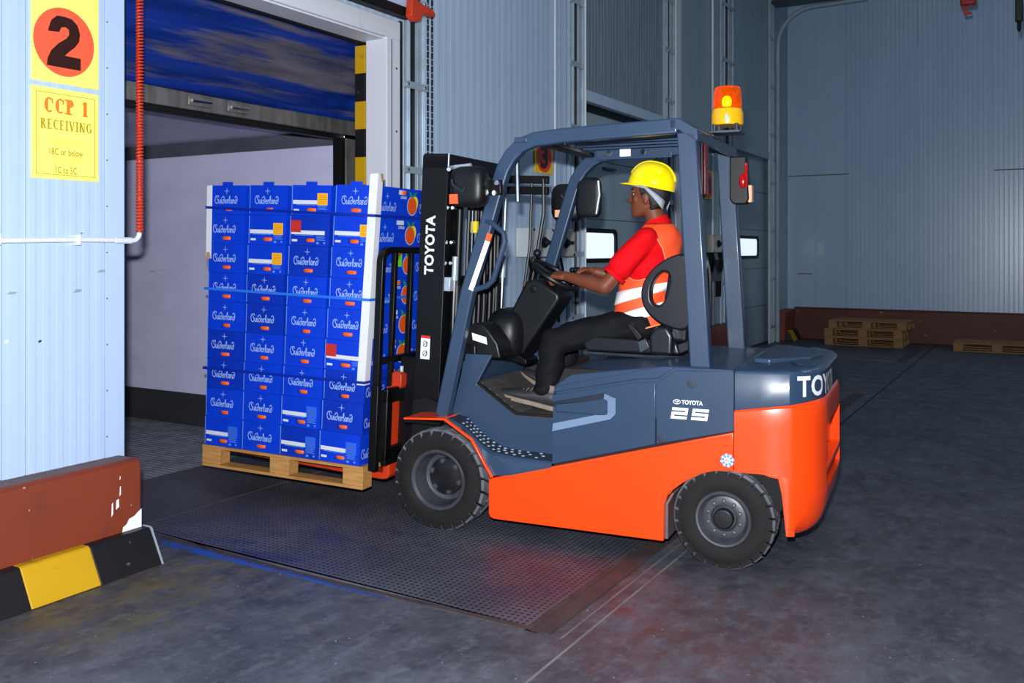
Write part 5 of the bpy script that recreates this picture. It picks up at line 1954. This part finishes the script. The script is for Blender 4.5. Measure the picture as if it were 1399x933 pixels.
def strap(label, z_f, z_r, m):
    t = MB()
    h = .008
    xf, xr = lx_f(z_f), lx_r(z_r)
    e = .0125
    pts = [(xf + e, yn + e + .004, z_f), (xr - e, yn + e + .004, z_r), (xr - e, yf - e, z_r), (xf + e, yf - e, z_f)]
    v = []
    for (x, y, z) in pts:
        zz_ = Z0 + z + .026 * (x - LX)
        v += [(x, y, zz_ - h), (x, y, zz_ + h)]
    fs = [(2 * i, (2 * i + 2) % 8, (2 * i + 3) % 8, 2 * i + 1) for i in range(4)]
    o = tag(t.add(v, fs).build('load_strap', M[m], None, smooth=False), label, 'strap')
    o.modifiers.new('thick', 'SOLIDIFY').thickness = .0012
    o.location = F0
    o.rotation_euler = (0, 0, FH)
    return o


strap('dark blue strap round the top layer of cartons', 1.515, 1.475, 'strap')
strap('light blue strap round the middle of the carton stack', 1.00, .985, 'strap_pale')
strap('dark blue strap round the lower third of the carton stack', .495, .50, 'strap')

# ------------------------------------------------------------------ driver
PB = Vector((-.95, 0, .652))     # person's origin in forklift coordinates
drv = thing('person', 'person in yellow hard hat, red shirt and orange vest seated at the wheel', 'person', fk_world(PB), FH)


def pshift(mb):
    mb.v = [(a - PB.x, b - PB.y, c - PB.z) for a, b, c in mb.v]
    return mb


def remesh(mb, name, m, vox, smooth=6, disp=None, parent=None):
    pshift(mb)
    me = mb.mesh(name, 180)
    o = bpy.data.objects.new(name, me)
    COL.objects.link(o)
    r = o.modifiers.new('union', 'REMESH')
    r.mode = 'VOXEL'
    r.voxel_size = vox
    if smooth:
        s = o.modifiers.new('soft', 'SMOOTH')
        s.factor = .5
        s.iterations = smooth
    dg = bpy.context.evaluated_depsgraph_get()
    me2 = bpy.data.meshes.new_from_object(o.evaluated_get(dg))
    bpy.data.objects.remove(o)
    if disp:
        for v in me2.vertices:
            v.co += v.normal * disp(v.co)
    me2.name = name
    me2.materials.clear()
    me2.shade_smooth()
    return obj(name, me2, M[m], parent or drv)


def ell(cx, cy, z, rx, ry, n=28, tilt=0., p=1.):
    out = []
    for k in range(n):
        t = 2 * PI * k / n
        c, s = math.cos(t), math.sin(t)
        out.append((cx + rx * math.copysign(abs(c) ** p, c), cy + ry * math.copysign(abs(s) ** p, s), z + tilt * c * rx))
    return out


# head built from slices (face towards +x), unioned with neck, arms, hands
HX, HY = -1.005, .0
head = MB()
# z, centre x offset, half depth, half width
slices = [(1.738, .070, .022, .026), (1.748, .062, .040, .040), (1.762, .045, .060, .052), (1.785, .020, .086, .063), (1.812, .004, .098, .070), (1.842, -.004, .103, .074), (1.875, -.008, .106, .077), (1.910, -.010, .106, .077), (1.945, -.012, .098, .072), (1.975, -.014, .078, .058), (1.992, -.014, .045, .034)]
head.rings([ell(HX + a, HY, z, b, c, 26, 0, .95) for z, a, b, c in slices])
head.sphere((HX + .106, HY, 1.831), .018, 10, 8, (1.1, .9, .9))           # nose tip
head.limb([(HX + .096, HY, 1.868, .009), (HX + .110, HY, 1.838, .013)])
head.sphere((HX + .096, HY + .014, 1.829), .010, 8, 6)
head.sphere((HX + .096, HY - .014, 1.829), .010, 8, 6)
head.sphere((HX + .088, HY, 1.800), .018, 10, 6, (.8, 1.35, .42))          # upper lip
head.sphere((HX + .085, HY, 1.788), .017, 10, 6, (.8, 1.25, .42))          # lower lip
head.sphere((HX + .084, HY, 1.757), .020, 10, 6, (.9, 1.1, .9))            # chin
for s in (1, -1):
    head.sphere((HX + .083, HY + .034 * s, 1.884), .022, 10, 6, (.6, 1.25, .5))   # brow
    head.sphere((HX + .066, HY + .046 * s, 1.838), .024, 10, 6, (.8, .8, 1))      # cheek
    head.sphere((HX + .002, HY + .076 * s, 1.848), .028, 12, 8, (.75, .35, 1.15))  # ear
    head.sphere((HX + .002, HY + .078 * s, 1.822), .014, 8, 6, (.8, .5, 1))
body = head
body.limb([(-1.055, 0, 1.66, .062), (-1.045, 0, 1.71, .056), (-1.022, 0, 1.78, .056)], 16)
# torso, hips and legs under the clothes
body.rings([ell(-.985, 0, 1.075, .115, .15), ell(-.975, 0, 1.22, .115, .14), ell(-.99, 0, 1.36, .118, .15), ell(-1.015, 0, 1.5, .11, .13), ell(-1.04, 0, 1.6, .09, .12), ell(-1.05, 0, 1.66, .065, .075)])
SHL, ELL_, WRL = (-1.03, .185, 1.615), (-.825, .262, 1.352), (-.560, .160, 1.404)
SHR, ELR, WRR = (-1.03, -.185, 1.615), (-.83, -.25, 1.37), (-.62, -.165, 1.425)
for sh, el, wr in ((SHL, ELL_, WRL), (SHR, ELR, WRR)):
    mid_ = tuple((a + b) / 2 for a, b in zip(el, wr))
    body.limb([(sh[0], sh[1] * .8, sh[2] - .01, .045), el + (.043,)], 14)
    q = tuple(a * .72 + b * .28 for a, b in zip(el, wr))
    body.limb([el + (.043,), q + (.044,), wr + (.0275,)], 14)


def hand(mb, wr, ax, up_, curl, side, k=1.0):
    """ax: direction of the hand, up_: back of the hand, side: direction of the thumb"""
    ax, up_ = Vector(ax).normalized(), Vector(up_)
    up_ = (up_ - ax * up_.dot(ax)).normalized()
    lat = Vector(side)
    lat = (lat - ax * lat.dot(ax) - up_ * lat.dot(up_)).normalized()
    wr = Vector(wr)
    pc = wr + ax * .045 * k
    for j in range(5):
        off = (j - 2) * .0155
        mb.capsule(wr + ax * .012 + lat * off * .6, .0185 * k, wr + ax * (.078 - abs(j - 1.6) * .004) * k + lat * off, .0135 * k, 8)
    lens = ((.034, .024, .018), (.039, .027, .019), (.036, .025, .018), (.028, .020, .016))
    for j in range(4):
        off = (1.5 - j) * .0205
        p = wr + ax * (.080 - abs(j - 1.2) * .004) * k + lat * off
        a = .25
        chain = [(p.x, p.y, p.z, .0105 * k)]
        for q_, L_ in enumerate(lens[j]):
            a += curl[q_]
            d = ax * math.cos(a) - up_ * math.sin(a)
            p = p + d * L_ * k
            chain.append((p.x, p.y, p.z, (.0098 - .0008 * q_) * k))
        mb.limb(chain, 8)
    p = wr + ax * .028 * k + lat * .030
    chain = [(p.x, p.y, p.z, .0145 * k)]
    for L_, (f_, l_, u_) in zip((.036, .030, .022), ((.72, .62, -.30), (.85, .2, -.48), (.75, -.15, -.62))):
        d = (ax * f_ + lat * l_ + up_ * u_).normalized()
        p = p + d * L_ * k
        chain.append((p.x, p.y, p.z, .0112 * k))
    mb.limb(chain, 8)


hand(body, WRL, (1, -.22, .12), (.15, .35, 1), (.55, .75, .6), (.1, -1, .25), 1.0)
hand(body, WRR, (.95, .28, .05), (.1, -.35, 1), (.5, .7, .6), (.1, 1, .25), 1.0)
HIPL, KNL, ANL = (-.985, .10, 1.135), (-.505, .21, 1.035), (-.475, .265, .755)
HIPR, KNR, ANR = (-.985, -.10, 1.135), (-.47, -.16, 1.05), (-.385, -.15, .745)
for h_, kn, an in ((HIPL, KNL, ANL), (HIPR, KNR, ANR)):
    body.limb([h_ + (.07,), kn + (.05,)], 12)
    body.limb([kn + (.05,), an + (.035,)], 12)
    body.limb([an + (.035,), (an[0] + .13, an[1], an[2] - .03, .03)], 10)
bd = remesh(body, 'body', 'skin', .0048, 3)

for s in (1, -1):
    e = pshift(MB().sphere((HX + .078, HY + .033 * s, 1.866), .0120, 12, 8, (.8, 1.2, .55))).build('eye', M['eye'], bd)
    pshift(MB().sphere((HX + .0865, HY + .035 * s, 1.866), .0065, 8, 6, (.6, 1, 1))).build('iris', M['hair'], e)
    pshift(MB().tube([(HX + .095, HY + .016 * s, 1.890), (HX + .094, HY + .034 * s, 1.896), (HX + .078, HY + .056 * s, 1.889)], [.004, .0055, .003], 6)).build('eyebrow', M['hair'], bd)
pshift(MB().sphere((HX + .0955, HY, 1.8), .0165, 12, 6, (.85, 1.35, .30)).sphere((HX + .093, HY, 1.788), .0165, 12, 6, (.85, 1.2, .36))).build('lips', M['lips'], bd)
# short hair below the helmet
hm = MB()
hv, hf = [], []
NA, NB2 = 30, 10
for j in range(NB2 + 1):
    z = 1.752 + (1.96 - 1.752) * j / NB2
    for i in range(NA + 1):
        a = rad(74) + rad(212) * i / NA
        # interpolate head slices
        for (s0, s1) in zip(slices, slices[1:]):
            if s0[0] <= z <= s1[0]:
                t = (z - s0[0]) / (s1[0] - s0[0])
                cx, rx, ry = (s0[k] * (1 - t) + s1[k] * t for k in (1, 2, 3))
                break
        back = -math.cos(a)
        zz_ = z
        lowlim = 1.752 + .108 * max(0, 1 - max(0, back) * 1.6)
        zz_ = max(z, lowlim)
        hv.append((HX + cx - (.02 * max(0, 1.82 - z) / .07 if back > 0 else 0) + (rx + .011) * math.cos(a), HY + (ry + .008) * math.sin(a), zz_))
for j in range(NB2):
    for i in range(NA):
        q = j * (NA + 1) + i
        hf.append((q, q + 1, q + NA + 2, q + NA + 1))
ho = pshift(MB().add(hv, hf)).build('hair', M['hair'], drv, sharp=180)
sb = MB()
for s in (1, -1):
    sb.limb([(HX + .028, HY + .072 * s, 1.895, .012), (HX + .026, HY + .074 * s, 1.865, .007), (HX + .024, HY + .074 * s, 1.842, .003)], 8)
pshift(sb).build('sideburns', M['hair'], ho)

# helmet: tilted shell with brim, ridge and strap
HC = Vector((-1.012, 0, 1.905))
HT = rad(13)


def hpt(u, v, w_):
    """helmet space: u forward, v left, w up"""
    c, s = math.cos(HT), math.sin(HT)
    return (HC.x + u * c - w_ * s, HC.y + v, HC.z + u * s + w_ * c)


hs_ = MB()
rs = []
for j in range(13):
    ph = PI / 2 * j / 12
    cr, sr = math.cos(ph) ** .8, math.sin(ph)
    rs.append([hpt((.133 if math.cos(t) > 0 else .136) * cr * math.cos(t), .112 * cr * math.sin(t), .01 + .132 * sr) for t in (2 * PI * k / 36 for k in range(36))])
rs[-1] = [hpt(.002 * math.cos(2 * PI * k / 36), .002 * math.sin(2 * PI * k / 36), .142) for k in range(36)]
rs.insert(0, [hpt(.138 * math.cos(t), .117 * math.sin(t), .0) for t in (2 * PI * k / 36 for k in range(36))])
rs.insert(0, [hpt(.130 * math.cos(t), .110 * math.sin(t), -.001) for t in (2 * PI * k / 36 for k in range(36))])
hs_.rings(rs, False)
he = pshift(hs_).build('hard_hat', M['helmet'], drv, sharp=50)
he.modifiers.new('thick', 'SOLIDIFY').thickness = .003
br = MB()
ii, oo, ol = [], [], []
for k in range(19):
    t = rad(-72 + 144 * k / 18)
    ii.append(hpt(.130 * math.cos(t), .110 * math.sin(t), .004))
    ext = .045 * max(0, math.cos(t * 1.2)) ** .8
    oo.append(hpt((.138 + ext) * math.cos(t), .117 * math.sin(t) * (1 + ext * .6), -.002 - .25 * ext))
for k in range(18):
    br.add([ii[k], ii[k + 1], oo[k + 1], oo[k]], [(0, 1, 2, 3)])
bro = pshift(br).build('brim', M['helmet'], he, weld=True)
bro.modifiers.new('thick', 'SOLIDIFY').thickness = .004
rg = MB()
for off, wdt in ((0, .010),):
    pp = []
    for k in range(15):
        ph = rad(22 + 136 * k / 14)
        pp.append(hpt(.134 * math.copysign(abs(math.cos(ph)) ** .8, math.cos(ph)) * (1 - abs(off) * 1.6), off, .012 + .133 * math.sin(ph) * (1 - (abs(off) / .12) ** 2 * .55)))
    rg.tube([(a_, b_, c_ - .005) for a_, b_, c_ in pp], wdt, 8)
pshift(rg).build('ridge', M['helmet'], he)
sp = MB()
band = []
for k in range(25):
    t = rad(-150 + 300 * k / 24)
    drop = .0 if abs(math.degrees(t)) < 88 else (abs(math.degrees(t)) - 88) / 62 * .062
    band.append((hpt(.129 * math.cos(t), .103 * math.sin(t), .002 - drop), hpt(.126 * math.cos(t), .102 * math.sin(t), -.014 - drop * 1.55)))
for k in range(24):
    sp.add([band[k][0], band[k + 1][0], band[k + 1][1], band[k][1]], [(0, 1, 2, 3)])
so = pshift(sp).build('nape_strap', M['grey_strap'], he, weld=True)
so.modifiers.new('thick', 'SOLIDIFY').thickness = .003

# red polo shirt
TOR = [(1.085, -.965, .150, .170), (1.22, -.968, .146, .160), (1.36, -.985, .142, .162), (1.48, -1.012, .140, .178), (1.56, -1.035, .132, .188), (1.615, -1.048, .118, .175), (1.655, -1.054, .098, .130), (1.685, -1.052, .080, .088)]
sh = MB()
sh.rings([ell(cx, 0, z, rx, ry) for z, cx, rx, ry in TOR])
for S, E in ((SHL, ELL_), (SHR, ELR)):
    e2 = tuple(a * .40 + b * .60 for a, b in zip(S, E))
    sh.limb([(S[0], S[1] * .9, S[2], .066), (S[0] * .7 + E[0] * .3, S[1] * .7 + E[1] * .3, S[2] * .7 + E[2] * .3, .068), e2 + (.071,)], 14)


def folds(co):
    return .004 * math.sin(co.z * 46 + co.x * 30) * math.sin(co.y * 22 + co.z * 13)


sho = remesh(sh, 'polo_shirt', 'shirt', .007, 8, folds)
cl = MB()
rs = []
for (z, r_, dx) in ((1.672, .079, -1.05), (1.70, .070, -1.045), (1.722, .0675, -1.038), (1.722, .063, -1.038), (1.70, .064, -1.045)):
    rs.append(ell(dx, 0, z, r_, r_ * 1.05, 28, -.42))
pshift(cl.rings(rs, False)).build('collar', M['shirt'], sho, sharp=60).modifiers.new('thick', 'SOLIDIFY').thickness = .003
for S, E in ((SHL, ELL_), (SHR, ELR)):
    S, E = Vector(S), Vector(E)
    a = S.lerp(E, .72)
    b = S.lerp(E, .79)
    pshift(MB().tube([a, b], [.0690, .0685], 20, False)).build('sleeve_hem', M['shirt'], sho, sharp=60).modifiers.new('thick', 'SOLIDIFY').thickness = .004

# vest: shell round the torso with wide armholes
VT = [(1.105, -.968, .168, .188), (1.16, -.966, .166, .182), (1.22, -.968, .163, .178), (1.29, -.975, .160, .177), (1.36, -.986, .158, .178), (1.42, -1.000, .157, .183), (1.48, -1.014, .156, .190), (1.54, -1.030, .150, .193), (1.59, -1.043, .142, .188), (1.63, -1.050, .128, .168), (1.66, -1.054, .112, .138), (1.685, -1.055, .094, .105), (1.70, -1.055, .086, .084)]


def vest_pt(z, t, g=0.):
    for a, b in zip(VT, VT[1:]):
        if a[0] <= z <= b[0] + 1e-6:
            k = (z - a[0]) / (b[0] - a[0])
            cx, rx, ry = (a[i] * (1 - k) + b[i] * k for i in (1, 2, 3))
            c, s = math.cos(t), math.sin(t)
            wv = .004 * math.sin(z * 40 + 3 * s) * math.sin(4 * t)
            return (cx + (rx + g + wv) * c, (ry + g + wv) * s, z - (.05 * c if z < 1.3 else .05 * c * max(0, (1.45 - z) / .15)))


NT = 96


def lerp_tab(tab, z):
    for (z0, v0), (z1, v1) in zip(tab, tab[1:]):
        if z0 <= z <= z1 + 1e-6:
            return v0 + (v1 - v0) * (z - z0) / (z1 - z0)
    return tab[-1][1]


T_BACK = [(1.385, 92), (1.392, 108), (1.41, 124), (1.44, 134), (1.50, 136), (1.56, 125), (1.61, 111), (1.645, 100), (1.665, 94), (1.70, 94)]
T_FRONT = [(1.385, 92), (1.392, 78), (1.41, 64), (1.44, 54), (1.50, 48), (1.58, 56), (1.63, 70), (1.655, 85), (1.665, 94), (1.70, 94)]
T_NECK = [(1.385, 1), (1.46, 3), (1.54, 14), (1.62, 28), (1.70, 48)]
vm = MB()


def vgrid(zs, f0, f1, n):
    vs, fs = [], []
    for z in zs:
        a0, a1 = rad(f0(z)), rad(f1(z))
        for i in range(n + 1):
            vs.append(vest_pt(z, a0 + (a1 - a0) * i / n))
    for j in range(len(zs) - 1):
        for i in range(n):
            q = j * (n + 1) + i
            fs.append((q, q + 1, q + n + 2, q + n + 1))
    vm.add(vs, fs)


vgrid([1.105 + .28 * k / 20 for k in range(21)], lambda z: 0, lambda z: 360, NT)
zup = [1.385, 1.3885, 1.392, 1.40, 1.41, 1.425] + [1.44 + .26 * k / 24 for k in range(25)]
vgrid(zup, lambda z: lerp_tab(T_BACK, z), lambda z: 360 - lerp_tab(T_BACK, z), 40)
vgrid(zup, lambda z: lerp_tab(T_NECK, z), lambda z: lerp_tab(T_FRONT, z), 16)
vgrid(zup, lambda z: 360 - lerp_tab(T_FRONT, z), lambda z: 360 - lerp_tab(T_NECK, z), 16)
ve = pshift(vm).build('safety_vest', M['vest'], drv, sharp=180, weld=True)
ve.modifiers.new('thick', 'SOLIDIFY').thickness = .004
for za, zb in ((1.285, 1.345), (1.165, 1.225)):
    bv, bf = [], []
    for z in (za, (za + zb) / 2, zb):
        for i in range(NT):
            bv.append(vest_pt(z, 2 * PI * i / NT, .0035))
    for j in range(2):
        for i in range(NT):
            bf.append((j * NT + i, j * NT + (i + 1) % NT, (j + 1) * NT + (i + 1) % NT, (j + 1) * NT + i))
    pshift(MB().add(bv, bf)).build('reflective_band', M['reflective'], ve, sharp=180).modifiers.new('thick', 'SOLIDIFY').thickness = .003
for sgn in (1, -1):
    for tab in (T_BACK, T_FRONT):
        ed = [vest_pt(z, sgn * rad(lerp_tab(tab, z)), .002) for z in zup if z < 1.66]
        pshift(MB().tube(ed, .003, 6)).build('armhole_binding', M['vest_edge'], ve)
hem = [vest_pt(1.107, 2 * PI * i / NT, .002) for i in range(NT + 1)]
pshift(MB().tube(hem, .005, 6)).build('hem_binding', M['vest_edge'], ve)

# trousers and shoes
tr_ = MB()
tr_.rings([ell(-.98, 0, 1.07, .13, .165), ell(-.975, 0, 1.12, .15, .178), ell(-.97, 0, 1.19, .145, .168)])
for h_, kn, an in ((HIPL, KNL, ANL), (HIPR, KNR, ANR)):
    tr_.limb([h_ + (.098,), (h_[0] * .5 + kn[0] * .5, h_[1] * .5 + kn[1] * .5, h_[2] * .5 + kn[2] * .5 + .006, .092), kn + (.074,)], 16)
    m_ = tuple(a * .55 + b * .45 for a, b in zip(kn, an))
    tr_.limb([kn + (.074,), (m_[0] - .008, m_[1], m_[2], .074), (an[0], an[1], an[2] + .01, .066)], 16)


def tfold(co):
    return .005 * math.sin(co.x * 38 + co.z * 30) * math.sin(co.z * 24 + co.y * 12) + .004 * math.sin(co.z * 60 + co.x * 14)


remesh(tr_, 'trousers', 'trouser', .008, 8, tfold)


def shoe(an, pitch, yaw, size):
    """shoe at the ankle; local +x to the toe"""
    t = MB()
    prof = [(-.075, .032, .052, .07), (-.06, .040, .062, .085), (-.02, .044, .068, .092), (.04, .045, .060, .075), (.10, .050, .048, .052), (.16, .052, .038, .040), (.205, .044, .030, .032), (.228, .024, .020, .022)]
    rs = []
    for x, w2, hh, top_ in prof:
        ringp = []
        for k in range(16):
            a = 2 * PI * k / 16
            yy = w2 * math.cos(a)
            zz2 = top_ * .5 + top_ * .5 * math.sin(a)
            ringp.append((x, yy, max(0.004, zz2)))
        rs.append(ringp)
    t.rings(rs)
    so_ = MB()
    loop = [(-.085, 0)] + [(-.078, .034), (-.03, .046), (.06, .047), (.12, .055), (.18, .054), (.222, .036), (.238, 0)]
    loop = loop + [(x, -y) for x, y in loop[-2:0:-1]]
    so_.prism(loop, -.012, .010, 'z')
    lc = MB()
    for k in range(5):
        x = .03 + k * .022
        zt = .084 - k * .009
        lc.tube([(x, .030, zt - .012), (x, 0, zt), (x, -.030, zt - .012)], .0035, 6)
    pad = MB().rings([[(x0 + .045 * math.cos(a), .040 * math.sin(a), z0) for a in (2 * PI * k / 16 for k in range(16))] for x0, z0 in ((-.015, .07), (-.016, .105))], False)
    mt = Matrix.Translation(Vector(an) - PB) @ Matrix.Rotation(yaw, 4, 'Z') @ Matrix.Rotation(-pitch, 4, 'Y') @ Matrix.Scale(size, 4)
    o = t.build('shoe', M['shoe'], drv, sharp=70)
    o.matrix_basis = mt
    so2 = so_.build('sole', M['sole'], o, .005)
    lc.build('laces', M['sole'], o)
    pd = pad.build('ankle_cuff', M['sole'], o, sharp=180)
    pd.modifiers.new('thick', 'SOLIDIFY').thickness = .006
    return o


shoe((-.478, .270, .684), rad(11), rad(2), 1.18)
shoe((-.375, -.15, .69), rad(26), rad(-4), 1.1)

# ------------------------------------------------------------------ far pallets and hanging things
p1 = make_pallet('wooden_pallet', 1.2, .8, 'wood_old', 'brown wooden pallet at the bottom of the stack by the far wall')
p2 = dup_tree(p1)
p3 = dup_tree(p1)
p4 = dup_tree(p1)
tag(p2, 'brown wooden pallet in the middle of the stack by the far wall', 'pallet')
tag(p3, 'pale topped wooden pallet lying askew on top of the stack by the far wall', 'pallet')
tag(p4, 'single low wooden pallet on the floor at the right edge', 'pallet')
for p_, (x, y, z, a) in ((p1, (16.16, 2.63, .0, 90)), (p2, (16.17, 2.64, .136, 90.5)), (p3, (16.20, 2.56, .272, 87)), (p4, (16.15, .72, 0, 91))):
    p_.location = (x, y, z)
    p_.rotation_euler = (0, 0, rad(a))
hk = thing('hanging_hook', 'black hook with a red block hanging at the top right', 'hook', (12.6, .88, 4.58))
MB().tube([(0, 0, 2), (0, 0, .08)], .02, 8).build('cable', M['black'], hk)
MB().box(-.06, .06, -.09, .09, -.04, .06).build('block', M['red_pipe'], hk, .02)
MB().tube([(0, 0, -.04), (0, .05, -.08), (0, .03, -.14), (0, -.04, -.13)], .018, 8).build('hook', M['hose'], hk)
h2 = thing('pendant_control', 'black pendant control hanging in the top right corner', 'pendant', (10.6, .283, 3.845))
MB().tube([(0, 0, 2.6), (0, 0, .22)], .012, 8).build('cable', M['black'], h2)
MB().box(-.03, .03, -.035, .035, .0, .24).build('case', M['black_plastic'], h2, .01)
MB().lathe([(.02, 0), (.02, -.06), (.012, -.1)], 10).build('plug', M['black'], h2)

# joined pieces too small to pick apart one by one
for o in bpy.data.objects:
    if o.name.split('.')[0] in ('tread_lugs', 'wheel_nuts', 'tread_studs', 'rivets', 'frame_screws', 'chain_strand', 'lift_chain', 'mat_ribs', 'corner_screws', 'arm_bolts', 'bolts', 'laces', 'cable', 'ink_line', 'fine_print'):
        o['kind'] = 'stuff'
